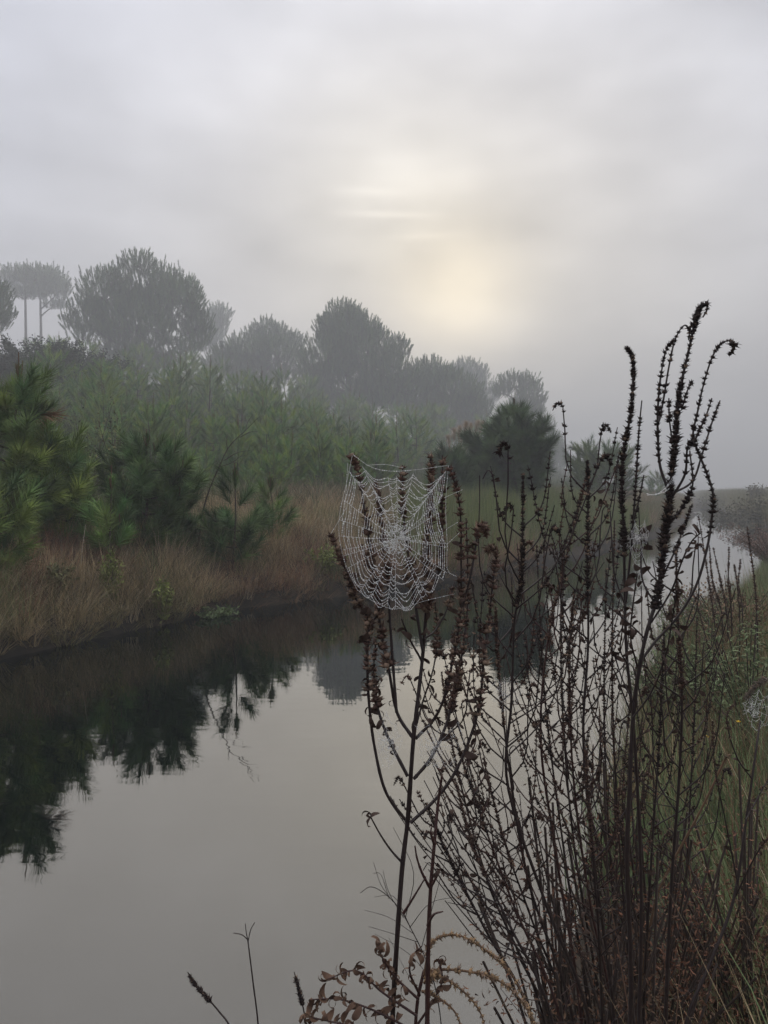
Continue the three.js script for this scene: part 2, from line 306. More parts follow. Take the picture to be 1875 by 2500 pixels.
standPine('round dark young pine standing behind the small pale sapling on the bank', 345, 15, 1085, 0.85, { dark: 0.8, yellow: 0.35, shape: (t) => Math.pow(Math.sin(Math.PI * clamp(t * 0.92 + 0.12, 0, 1)), 0.7) });
standPine('dark young pine with a tall bare tuft on a stalk, right of the round one', 418, 15.4, 1120, 0.6, { dark: 0.75, yellow: 0.3 });
standPine('small pale green pine sapling in front of the dark round pine', 264, 13.6, 1190, 0.34, { yellow: 0.5, dark: 1.35, bare: 0.3 });
standPine('small dark pine sapling beside the leaning bare branch', 565, 15.6, 1165, 0.42, { dark: 0.8, yellow: 0.3, shape: (t) => t < 0.45 ? 1 : 0.28 });
standPine('narrow pine sapling at the edge of the red-brown grass', 660, 17.5, 1185, 0.35, { yellow: 0.5 });
standPine('bushy dark young pine right of the web, biggest on the lower bank', 1268, 33, 985, 1.8, { dark: 0.6, yellow: 0.25, size: 1.5, shape: (t) => t > 0.8 ? 0.12 : t > 0.66 ? 0.32 : t > 0.52 ? 0.6 : t > 0.42 ? 1 : 0.75 * Math.min(1, 0.5 + t * 1.6) });
standPine('dark young pine close against the left of the bushy one', 1175, 34, 1100, 1.1, { dark: 0.62, yellow: 0.25, size: 1.6 });
standPine('lower dark spruce-like young pine filling the gap below the pampas plumes', 1100, 31, 1110, 1.0, { dark: 0.62, yellow: 0.25, size: 1.5 });
standPine('slim misty young pine with a pompom top past the bushy one', 1430, 48, 1095, 0.9, { near: false, dark: 0.75, size: 1.5, shape: (t) => t > 0.8 ? 0.8 : 0.35 + 0.65 * (1 - t) });
standPine('round misty young pine behind the tall spiked stalks', 1482, 47, 1105, 2.0, { near: false, dark: 0.75, size: 1.9, shape: (t) => Math.pow(Math.sin(Math.PI * clamp(t * 0.9 + 0.1, 0, 1)), 0.6) });
standPine('small faint young pine behind the thickest spiked stalk', 1605, 66, 1165, 1.2, { near: false, dark: 0.8, size: 1.7 });
standPine('dim young pine with raised arms just above the top of the web', 905, 36, 1065, 1.0, { near: false, dark: 0.7, size: 1.3 });

// the thicket of small pines that climbs the hill: a few models, many copies
{
  const protos = [0, 1, 2, 3].map((k) => {
    const o = new THREE.Group(); seed = 700 + k * 31;
    return youngPine(o, [3.2, 3.8, 2.7, 3.4][k], [1.15, 1.0, 1.1, 1.35][k], { near: false, yellow: 0.6, dark: 1.2, size: 1.3, buds: 3, budsize: 1.8, shape: (t) => Math.min(1, 0.55 + t) * Math.pow(1 - t, 0.5) });
  });
  seed = 4711;
  const spots = [];
  // rows up the slope in view: [distance, from px, to px, how many, height factor]
  for (const [d, a, b, n, s] of [[25, 170, 700, 7, 0.5], [30, 120, 880, 11, 0.66], [37, 100, 930, 13, 0.8], [46, 90, 970, 14, 0.95], [57, 80, 1010, 15, 1.1], [70, 90, 1060, 15, 1.25], [84, 60, 1060, 15, 1.4], [100, 300, 1160, 15, 1.7], [118, 420, 1220, 14, 2.0]])
    for (let k = 0; k < n; k++) { const px = lerp(a, b, (k + R(0.1, 0.9)) / n), dd = d * R(0.93, 1.07); spots.push([px, dd, s * R(0.78, 1.2)]); }
  for (const [px, d, s] of spots) {
    const x = at(px, 1200, d).x, y = landY(x, -d);
    const o = pick(protos).clone(); o.name = numbered('hill_pine'); o.position.set(x, y, -d); o.rotation.y = rnd() * 6.28; o.scale.setScalar(s); scene.add(o);
    o.userData = { label: d < 30 ? 'small green pine in the front row of the hillside thicket' : d < 62 ? 'misty young pine halfway up the hillside thicket' : 'pale young pine high in the hillside thicket below the tall pines', category: 'young pine', group: 'hillside thicket of young pines' };
  }
}
// ------------------------------------------------------------------ shrubs and grasses
function leafTemplate(L, W, fold) { const b = new MB(), n = 4; let pa, pb, pm; for (let k = 0; k <= n; k++) { const f = k / n, w = W * Math.sin(Math.PI * Math.min(1, f * 0.92 + 0.06)) * 0.5, y = L * f, z = fold * f * f * L; const A = b.v(-w, y, z - w * 0.3, 0, f), C = b.v(0, y, z, 0.5, f), B = b.v(w, y, z - w * 0.3, 1, f); if (k) { b.tri(pa, pm, A); b.tri(pm, C, A); b.tri(pm, pb, C); b.tri(pb, B, C); } pa = A; pb = B; pm = C; } return b; }
const LEAF = leafTemplate(1, 0.45, 0.25), OVAL = (() => { const b = new MB(); b.v(0, 0, 0); b.v(-0.32, 0.5, 0.05); b.v(0, 1, 0.16); b.v(0.32, 0.5, 0.05); b.tri(0, 1, 2); b.tri(0, 2, 3); return b; })();
function shrub(name, label, category, pos, h, w, n, leafL, tone, group, o = {}) {
  const root = thing(name, label, category, pos, group), leaves = new MB();
  for (let k = 0; k < n; k++) {
    const a = rnd() * 6.28, r = w * Math.sqrt(rnd()), p2 = V(Math.cos(a) * r, h * R(0.55, 1) * (1 - 0.35 * (r / w) ** 2), Math.sin(a) * r), p1 = V(p2.x * 0.35, p2.y * 0.5, p2.z * 0.35);
    const pts = [V(R(-0.06, 0.06), -0.05, R(-0.06, 0.06)), p1, p2], cv = new THREE.CatmullRomCurve3(pts);
    new MB().tube(pts, 0.012 * (o.thick ?? 1), 0.004, 4, 6).build('branch', M.bark, root);
    const m = o.per ?? 40;
    for (let s = 0; s < m; s++) {
      const q = cv.getPoint(R(o.from ?? 0.3, 1)), d = V(R(-1, 1), R(-0.5, 1), R(-1, 1)).normalize();
      q.addScaledVector(V(R(-1, 1), R(-1, 1), R(-1, 1)), (o.puff ?? 0.14) * h * 0.5);
      const k2 = R(0.6, 1.35);
      leaves.add(o.leaf ?? OVAL, orient(q, d, rnd() * 6, leafL * R(0.7, 1.3)), [tone[0] * k2, tone[1] * k2, tone[2] * k2]);
    }
  }
  stuff(leaves.build('leaves', M.leaf, root)); return root;
}
const onLand = (px, d) => { const x = at(px, 1200, d).x; return V(x, landY(x, -d), -d); };
shrub('leafy_shrub', 'sparse yellow-speckled shrub rising behind the pale pine sapling', 'shrub', onLand(290, 18), 3.3, 0.7, 9, 0.07, [0.16, 0.16, 0.06], undefined, { per: 60, from: 0.45 });
shrub('leafy_shrub', 'twiggy grey-green shrub between the tallest pine and the dark round one', 'shrub', onLand(215, 19), 3.2, 1.3, 22, 0.06, [0.075, 0.085, 0.045], undefined, { per: 55 });
shrub('leafy_shrub', 'low twiggy shrub at the foot of the leaning bare branch', 'shrub', onLand(500, 16.4), 1.2, 0.7, 16, 0.05, [0.16, 0.11, 0.07], undefined, { per: 45 });
for (const [px, d, h, w, l] of [[70, 70, 5.2, 5, 'dark hedge-like bush on the skyline under the pair of umbrella pines'], [150, 72, 5.6, 5, 'dark rounded bush at the left foot of the broad pine'], [225, 76, 5, 5, 'dark bush merging with the lowest limbs of the broad pine'], [15, 66, 3.4, 4, 'dark bush at the left edge below the cut-off pine']])
  shrub('dark_bush', l, 'bush', onLand(px, d), h, w, 70, 0.2, [0.04, 0.05, 0.032], 'dark bushes on the skyline', { per: 150, puff: 0.1, thick: 4, from: 0.35 });
// a bare branch leaning out over the grass
{
  const d = 15.8, b = thing('leaning_branch', 'bare dead branch leaning right over the grass between young pines', 'branch', onLand(478, d)), o = b.position;
  const pt = (px, py, dz = 0) => at(px, py, d + dz).sub(o);
  new MB().tube([V(0, -0.1, 0), pt(500, 1230), pt(535, 1140), pt(560, 1090), pt(600, 1050), pt(630, 1020)], 0.022, 0.004, 5, 18, 0.8).build('stem', M.bark, b);
  for (const [pts] of [[[[548, 1124], [580, 1105], [610, 1100]]], [[[556, 1098], [552, 1075], [556, 1062]]], [[[585, 1068], [610, 1055], [628, 1054]]], [[[535, 1140], [565, 1130], [590, 1112]]], [[[600, 1050], [605, 1030], [618, 1012]]]])
    new MB().tube(pts.map(([x, y]) => pt(x, y, R(-0.1, 0.1))), 0.009, 0.003, 4, 6).build('twig', M.bark, b);
}
// pampas plumes behind the bushy pine
{
  const p = onLand(1130, 39), g = thing('pampas_grass', 'clump of cream pampas plumes behind the bushy dark pine', 'pampas grass', p);
  for (const [px, py] of [[1095, 1065], [1108, 1048], [1122, 1042], [1138, 1030], [1150, 1035], [1075, 1098], [1168, 1028], [1180, 1030], [1128, 1062]]) {
    const tip = at(px, py, 39 + R(-0.5, 0.5)).sub(p), base = V(tip.x * 0.3, 0, tip.z), mid = base.clone().lerp(tip, 0.6).add(V(-0.1, 0.25, 0)), cv = new THREE.CatmullRomCurve3([base, mid, tip]);
    new MB().tube([base, mid, tip], 0.02, 0.01, 4, 6).build('stalk', M.plume, g);
    const f = new MB(); for (let k = 0; k < 220; k++) { const t = R(0.7, 1), q = cv.getPoint(t), w = Math.sin(Math.PI * clamp((t - 0.7) / 0.32, 0, 1)) * 0.3 + 0.04, d = cv.getTangent(t).add(V(R(-1, 1), R(-0.6, 0.6), R(-1, 1)).multiplyScalar(0.7)).normalize(); f.blade(q, q.clone().addScaledVector(d, w * 1.5), 0.03, perp(d), V(0, -0.05, 0), 1); }
    f.build('plume', M.plume, g);
  }
}
// grass clumps as instanced stuff
function clump(n, h, w, splay, width, droop, seg = 3) {
  const b = new MB();
  for (let k = 0; k < n; k++) { const a = rnd() * 6.28, r = w * Math.sqrt(rnd()), base = V(Math.cos(a) * r, -0.05, Math.sin(a) * r), a2 = a + R(-1, 1), L = h * R(0.5, 1.1), s = splay * R(0.2, 1.2), tip = base.clone().add(V(Math.cos(a2) * L * s, L, Math.sin(a2) * L * s)); b.blade(base, tip, width * R(0.7, 1.3), V(-Math.sin(a2 + R(-0.8, 0.8)), 0, Math.cos(a2)).normalize(), V(Math.cos(a2) * L * droop * R(0, 1), -L * droop * R(0.1, 0.8), Math.sin(a2) * L * droop * R(0, 1)), seg); }
  return b.geo();
}
function scatter(name, label, category, geo, spots, mat = M.grass) { // spots: [x, y, z, scale, colour, lean]
  const im = new THREE.InstancedMesh(geo, mat, spots.length), m = new THREE.Matrix4(), q = new THREE.Quaternion(), e = new THREE.Euler(), c = new THREE.Color();
  spots.forEach(([x, y, z, s, col, lx = 0, lz = 0], k) => { e.set(R(-0.1, 0.1) + lx, rnd() * 6.28, R(-0.1, 0.1) + lz); m.compose(V(x, y, z), q.setFromEuler(e), V(s * R(0.85, 1.15), s, s * R(0.85, 1.15))); im.setMatrixAt(k, m); im.setColorAt(k, c.setRGB(...col)); });
  im.name = numbered(name); im.castShadow = im.receiveShadow = true; scene.add(im); stuff(im, label, category); return im;
}
const mix = (a, b, t) => [lerp(a[0], b[0], t), lerp(a[1], b[1], t), lerp(a[2], b[2], t)];
const vary = (c, v = 0.35) => { const k = R(1 - v, 1 + v); return [c[0] * k, c[1] * k, c[2] * k]; };
const RUST = [0.25, 0.135, 0.08], TAN = [0.33, 0.25, 0.14], OLIVE = [0.15, 0.15, 0.06], PALE = [0.36, 0.29, 0.19], GREEN = [0.15, 0.2, 0.085], LIME = [0.2, 0.23, 0.06];
// walk along a bank: pos at arclength and offset s inland
function alongBank(poly, k, t, s, sgn) { const [ax, ad] = poly[k], [bx, bd] = poly[k + 1], L = Math.hypot(bx - ax, bd - ad), nx = -(bd - ad) / L * sgn, nd = (bx - ax) / L * sgn; return [lerp(ax, bx, t) + nx * s, -(lerp(ad, bd, t) + nd * s)]; }
function bankSpots(poly, k0, k1, perM2, s0, s1, sgn, f) {
  const out = [];
  for (let k = k0; k < k1; k++) { const L = Math.hypot(poly[k + 1][0] - poly[k][0], poly[k + 1][1] - poly[k][1]), n = Math.round(L * (s1 - s0) * perM2); for (let i = 0; i < n; i++) { const s = lerp(s0, s1, rnd()), [x, z] = alongBank(poly, k, rnd(), s, sgn), r = f(x, z, s); if (r) out.push([x, landY(x, z), z, ...r]); } }
  return out;
}
const bigTuft = clump(46, 0.95, 0.2, 0.6, 0.011, 0.6, 4), tall = clump(26, 0.75, 0.18, 0.45, 0.008, 0.4), tuss = clump(34, 0.6, 0.14, 0.75, 0.009, 0.7, 4), reed = clump(22, 1.5, 0.25, 0.16, 0.018, 0.12), fine = clump(30, 0.55, 0.16, 0.35, 0.005, 0.35), wild = clump(24, 0.9, 0.3, 0.6, 0.02, 0.4);
scatter('dry_grass', 'red-brown dry grass covering the far bank below the young pines', 'grass', tall, bankSpots(LEFT, 2, 8, 34, 0.1, 7.5, 1, (x, z, s) => {
  const n = fbm(x * 0.55, 1, z * 0.55, 3), g = fbm(x * 0.35 + 7, 5, z * 0.35, 2);
  if (s > 5.5 && rnd() < 0.5) return null;
  return [R(0.65, 1.35) * (s < 0.7 ? 0.8 : 1) * (1 + 0.5 * n), vary(rnd() < 0.14 ? PALE : n > 0.0 ? TAN : g > -0.04 ? mix(OLIVE, GREEN, rnd()) : RUST, 0.8), R(-0.45, 0.45), R(-0.45, 0.45)];
}));
scatter('tussock_grass', 'tan and olive tussocks hanging over the far water edge', 'grass', tuss, bankSpots(LEFT, 2, 9, 16, 0.02, 1.3, 1, (x, z, s) => { const left = x < -3.6; if (!left && rnd() < 0.3) return null; return [R(0.8, 1.3) * (left ? 1.2 : 0.95), vary(left ? mix(TAN, OLIVE, rnd()) : mix(RUST, TAN, rnd()))]; }));
scatter('shaggy_tufts', 'large shaggy straw tufts standing out of the far bank grass', 'grass', bigTuft, bankSpots(LEFT, 2, 9, 1.5, 0.4, 7, 1, (x, z, s) => [R(0.7, 1.15), vary(rnd() < 0.3 ? mix(OLIVE, GREEN, rnd()) : mix(TAN, PALE, rnd()), 0.35), R(-0.3, 0.3), R(-0.3, 0.3)]));
scatter('overhanging_grass', 'dead grass hanging down the cut bank into the far water edge', 'grass', clump(30, 0.6, 0.1, 1.0, 0.008, 1.0, 5), bankSpots(LEFT, 2, 9, 34, -0.02, 0.4, 1, (x, z, s) => [R(0.7, 1.25), vary(x < -3.2 ? mix(TAN, OLIVE, rnd()) : mix(RUST, TAN, rnd()), 0.5)]));
scatter('pale_grass', 'misty pink-brown grass further along the far bank', 'grass', tall, bankSpots(LEFT, 8, 13, 6, 0.2, 12, 1, (x, z, s) => [R(1.2, 1.9), vary(fbm(x * 0.2, 3, z * 0.2, 2) > 0.0 ? mix(RUST, PALE, 0.5) : OLIVE)]));
scatter('reeds', 'yellow-green reeds on the far bank behind the spiked stalks', 'reeds', reed, bankSpots(LEFT, 7, 11, 9, 0.1, 5.5, 1, (x, z, s) => x < 0.5 ? null : [R(0.6, 1.05), vary(mix(GREEN, LIME, rnd()))]));
{ // hillside ground cover
  const s = []; for (let k = 0; k < 5200; k++) { const d = 20 + 150 * Math.pow(rnd(), 1.4), px = R(-250, 1450), x = at(px, 1200, d).x, z = -d, l = sideOf(LEFT, x, d); if (l < 5.5) continue; s.push([x, landY(x, z), z, R(0.9, 1.6) * (0.7 + d / 70), vary(fbm(x * 0.1, 2, z * 0.1, 2) > 0.15 ? OLIVE : [0.085, 0.11, 0.05])]); }
  scatter('undergrowth', 'dull green undergrowth between the pines on the hill', 'undergrowth', wild, s);
}
// far bank on the right, in mist
scatter('far_reeds', 'grey misty reed beds along the far right bank', 'reeds', reed, bankSpots(RIGHT, 8, 13, 1.6, 0.1, 30, -1, (x, z, s) => [R(0.9, 1.7), vary(mix(OLIVE, PALE, rnd() * 0.5))]));
// near right bank
scatter('bank_grass', 'lush green and olive grass on the near right bank', 'grass', fine, bankSpots(RIGHT, 3, 8, 40, 0.05, 5, -1, (x, z, s) => { const n = fbm(x * 0.7, 8, z * 0.7, 3); if (-z < 3.6 ? s < 0.8 : s < 0.12) return null; return [R(0.6, 1.7) * (1 + 0.6 * n) * (-z > 10 ? 0.6 : 1), vary(rnd() < 0.08 ? RUST : rnd() < 0.14 ? PALE : n > 0.25 ? TAN : n > -0.15 ? GREEN : OLIVE, 0.5), R(-0.25, 0.25), R(-0.25, 0.25)]; }));
scatter('weeds', 'tall thin green weeds on the near right bank', 'weeds', clump(9, 1.2, 0.15, 0.2, 0.007, 0.1), bankSpots(RIGHT, 4, 8, 12, 0.1, 4, -1, (x, z, s) => -z < 4 && s < 0.8 ? null : [R(0.7, 1.15) * (-z > 10 ? 0.55 : 1), vary(fbm(x * 0.5, 3, z * 0.5, 2) > 0.1 ? mix(RUST, OLIVE, 0.4) : GREEN)]));
// ------------------------------------------------------------------ the dead spiked stalks in the foreground
const geoOf = (b, colors) => b.geo(colors);
const CURL = [[0.3, 1.7], [0.2, 2.3], [0.36, -1.5], [0.26, 3.1]].map(([w, c]) => { // dried leaves that fold and curl
  const b = new MB(), n = 6; let pa, pm, pb, y = 0, z = 0, ang = 0;
  for (let k = 0; k <= n; k++) { const f = k / n, ww = w * 0.5 * Math.pow(Math.sin(Math.PI * (f * 0.94 + 0.05)), 0.8), up = 0.35 * ww, tw = c * 0.35 * f; const A = b.v(-ww * Math.cos(tw), y - ww * Math.sin(tw) * Math.sin(ang), z + up, 0, f), C = b.v(0, y, z, 0.5, f), B = b.v(ww, y, z + up * 1.3, 1, f); if (k) { b.tri(pa, pm, A); b.tri(pm, C, A); b.tri(pm, pb, C); b.tri(pb, B, C); } pa = A; pm = C; pb = B; ang += c * 0.26; y += Math.cos(ang) / n; z += Math.sin(ang) / n; }
  return b.geo();
});
const CAPS = [0, 1, 2].map(() => { // a seed capsule with its pointed calyx teeth, 1 unit long
  const b = new MB(), s = 4, ring = [];
  const base = b.v(0, 0, 0);
  for (const [y, r] of [[0.25, 0.34], [0.62, 0.38]]) { const row = []; for (let k = 0; k < s; k++) { const a = k / s * 6.283; row.push(b.v(Math.cos(a) * r * R(0.85, 1.15), y, Math.sin(a) * r * R(0.85, 1.15))); } ring.push(row); }
  const top = b.v(0, 0.8, 0);
  for (let k = 0; k < s; k++) { const j = (k + 1) % s; b.tri(base, ring[0][j], ring[0][k]); b.tri(ring[0][k], ring[0][j], ring[1][k]); b.tri(ring[0][j], ring[1][j], ring[1][k]); b.tri(ring[1][k], ring[1][j], top); }
  for (let k = 0; k < 3; k++) { const a = k * 2.1 + rnd(); b.blade(V(Math.cos(a) * 0.3, 0.5, Math.sin(a) * 0.3), V(Math.cos(a) * R(0.4, 0.75), R(1.0, 1.5), Math.sin(a) * R(0.4, 0.75)), 0.3, V(-Math.sin(a), 0, Math.cos(a)), null, 1); }
  return b;
});
const HUSK = [0.075, 0.04, 0.027], HUSKPALE = [0.2, 0.135, 0.09], HUSKDARK = [0.03, 0.018, 0.014];
function seeds(cv, t0, t1, size, parent, o = {}) {
  const b = new MB(), L = cv.getLength() * (t1 - t0), gap = o.gap ?? size * 1.15, n = Math.max(3, Math.round(L / gap)), tone = o.tone ?? HUSK;
  for (let k = 0; k < n; k++) {
    const t = lerp(t0, t1, (k + R(-0.35, 0.35)) / n); if (t < 0 || t > 1) continue;
    const q = cv.getPoint(t), tan = cv.getTangent(t), m = o.whorl ?? 4, fat = (o.loose ? R(0.6, 1.2) : 1 - 0.35 * (k / n)) * (0.95 + 0.5 * noise.noise(k * 0.31, L * 50, 3.3)) * (rnd() < 0.08 ? 0.45 : 1);
    if (o.loose && rnd() < o.loose) continue;
    for (let j = 0; j < m; j++) { const d = around(tan, R(0.6, 1.25), j / m * 6.283 + k * 1.1 + R(-0.4, 0.4)); b.add(pick(CAPS), orient(q, d, rnd() * 6, size * fat * R(0.75, 1.3)), vary(rnd() < (o.pale ?? 0.15) ? HUSKPALE : tone, 0.45)); }
  }
  const m = b.build('seed_spike', M.seed, parent); if (m) stuff(m); return m;
}
function leaves(cv, t0, t1, n, size, parent, mat = M.dryleaf) {
  for (let k = 0; k < n; k++) {
    const t = lerp(t0, t1, (k + rnd()) / n), q = cv.getPoint(clamp(t, 0, 1)), d = around(cv.getTangent(clamp(t, 0, 1)), R(0.5, 1.5), rnd() * 6.28).add(V(0, R(-0.9, 0.2), 0)).normalize();
    const l = mesh('leaf', pick(CURL), mat, parent), s = size * R(0.6, 1.25); orient(q, d, rnd() * 6, V(s * R(0.8, 1.3), s, s)).decompose(l.position, l.quaternion, l.scale);
  }
}
// a twig traced through view points at a distance that drifts from d0 to d1; root is the plant it belongs to
function twig(root, name, pts, d0, d1, r0, r1, o = {}) {
  const P = pts.map(([x, y], k) => at(x, y, lerp(d0, d1, k / (pts.length - 1)) + (k && k < pts.length - 1 ? R(-0.008, 0.008) : 0)).sub(root.position)), cv = new THREE.CatmullRomCurve3(P);
  const b = new MB().tube(P, r0, r1, o.seg ?? 6, o.steps ?? P.length * 6, 1, o.wob ?? 0.07).build(name, o.mat ?? M.stem, root);
  if (o.spike) seeds(cv, o.spike[0], o.spike[1], o.size ?? 0.0075, b, o);
  if (o.leaves) leaves(cv, o.leaf0 ?? 0.1, o.leaf1 ?? 0.75, o.leaves, o.leafSize ?? 0.028, b);
  return cv;
}
function footOf(px, d) { const p = at(px, 2500, d); return V(p.x, landY(p.x, p.z), p.z); }
const foot = (root, px, d) => { const p = at(px, 2500, d); const r = (root.position.y - EYE) / d; return [px, 1250 - FOCAL * Math.tan(Math.atan(r) + PITCH)]; };

{ // the plant that carries the web
  const D = 1.38, p = thing('spiked_stalk', 'dead brown branching stalk that carries the big dewy spider web', 'dead plant', footOf(955, D));
  const f = foot(p, 955, D);
  twig(p, 'stem', [f, [956, 2700], [958, 2500], [969, 2300], [983, 2107], [995, 2006], [1009, 1808], [1021, 1700], [1032, 1601], [1040, 1500], [1045, 1442], [1043, 1340], [1052, 1225], [1052, 1112]], D, D, 0.006, 0.0022, { spike: [0.7, 1], gap: 0.0095, size: 0.014, pale: 0.35, tone: [0.095, 0.052, 0.036], leaves: 9, leaf0: 0.5, leaf1: 0.76, leafSize: 0.03, steps: 60 });
  const T = (pts, dz, o = {}, r = 0.0033) => twig(p, 'branch', pts, D, D + dz, r, 0.0014, { size: 0.0125, gap: 0.0095, pale: 0.35, tone: [0.095, 0.052, 0.036], leafSize: 0.031, ...o });
  T([[983, 2107], [958, 2080], [930, 2040], [904, 1993]], -0.02, { leaves: 4, leaf0: 0.97, leaf1: 1, leafSize: 0.03 }, 0.0024);
  T([[989, 2001], [943, 1936], [915, 1827], [901, 1716], [896, 1601], [899, 1514], [870, 1465], [845, 1395], [825, 1345], [808, 1305]], -0.05, { spike: [0.36, 1], leaves: 24, leaf0: 0.3, leaf1: 0.75 });
  T([[1002, 2009], [1067, 1947], [1110, 1887], [1143, 1814], [1170, 1722], [1182, 1601], [1194, 1514], [1204, 1413], [1211, 1355], [1200, 1335], [1188, 1345]], 0.06, { spike: [0.38, 1], leaves: 22, leaf0: 0.25, leaf1: 0.7 });
  T([[995, 1895], [945, 1795], [922, 1727], [912, 1650], [918, 1560]], 0.06, { spike: [0.5, 1], leaves: 14 });
  T([[1007, 1800], [972, 1746], [950, 1640], [930, 1540], [915, 1400], [893, 1268], [875, 1152], [858, 1112]], 0.03, { spike: [0.3, 1], leaves: 14, size: 0.014 });
  T([[1015, 1803], [1062, 1752], [1087, 1695], [1107, 1601], [1124, 1500], [1126, 1369], [1121, 1225], [1098, 1138]], -0.04, { spike: [0.3, 1], leaves: 20, leaf1: 0.8 });
  T([[1010, 1902], [1051, 1852], [1089, 1770], [1108, 1700], [1124, 1620], [1140, 1500], [1142, 1398], [1138, 1265]], 0.1, { spike: [0.36, 1], leaves: 18 });
  T([[1029, 1612], [1000, 1560], [980, 1510]], -0.04, { leaves: 3 }, 0.0022);
  T([[1032, 1590], [1015, 1480], [1000, 1380], [985, 1250], [983, 1135]], 0.07, { spike: [0.35, 1], leaves: 5 });
  T([[968, 1740], [955, 1560], [945, 1400], [932, 1270], [918, 1180]], 0.06, { spike: [0.45, 1], leaves: 6 });
  T([[1042, 1480], [1075, 1380], [1080, 1250], [1080, 1112]], 0.04, { spike: [0.25, 1], size: 0.014 });
  T([[1124, 1500], [1150, 1400], [1162, 1330], [1172, 1285], [1184, 1290], [1186, 1310]], 0.02, { spike: [0.3, 1], leaves: 3 }, 0.0024);
  T([[899, 1540], [930, 1470], [905, 1380], [880, 1330]], -0.02, { spike: [0.2, 1] }, 0.002);
  T([[1035, 1560], [1062, 1540], [1090, 1490], [1110, 1420]], 0.05, { leaves: 5, spike: [0.7, 1] }, 0.002);
  T([[1012, 1790], [1030, 1720], [1056, 1640], [1068, 1560], [1062, 1470]], 0.05, { leaves: 8, spike: [0.6, 1] }, 0.002);
}
{ // bare reddish neighbour
  const D = 1.3, p = thing('red_stalk', 'smooth red-brown bare stalk right beside the web-bearing stalk', 'dead plant', footOf(1043, D)), f = foot(p, 1043, D);
  twig(p, 'stem', [f, [1040, 2700], [1043, 2500], [1046, 2300], [1051, 2175], [1061, 2053], [1070, 1958], [1079, 1895]], D, D + 0.02, 0.006, 0.0022, { mat: M.redstem, steps: 40 });
  for (const [pts, n] of [[[[1049, 2167], [1030, 2130], [1018, 2095], [1013, 2065]], 0], [[[1052, 2165], [1066, 2140], [1076, 2118]], 3], [[[1060, 2060], [1052, 2035], [1053, 2020]], 1], [[[1044, 2260], [1060, 2232], [1082, 2225]], 0], [[[985, 2230], [1010, 2190], [1040, 2140]], 0]])
    twig(p, 'branch', pts, D, D - 0.01, 0.003, 0.0012, { mat: M.redstem, leaves: n, leaf0: 0.9, leaf1: 1, leafSize: 0.025 });
}
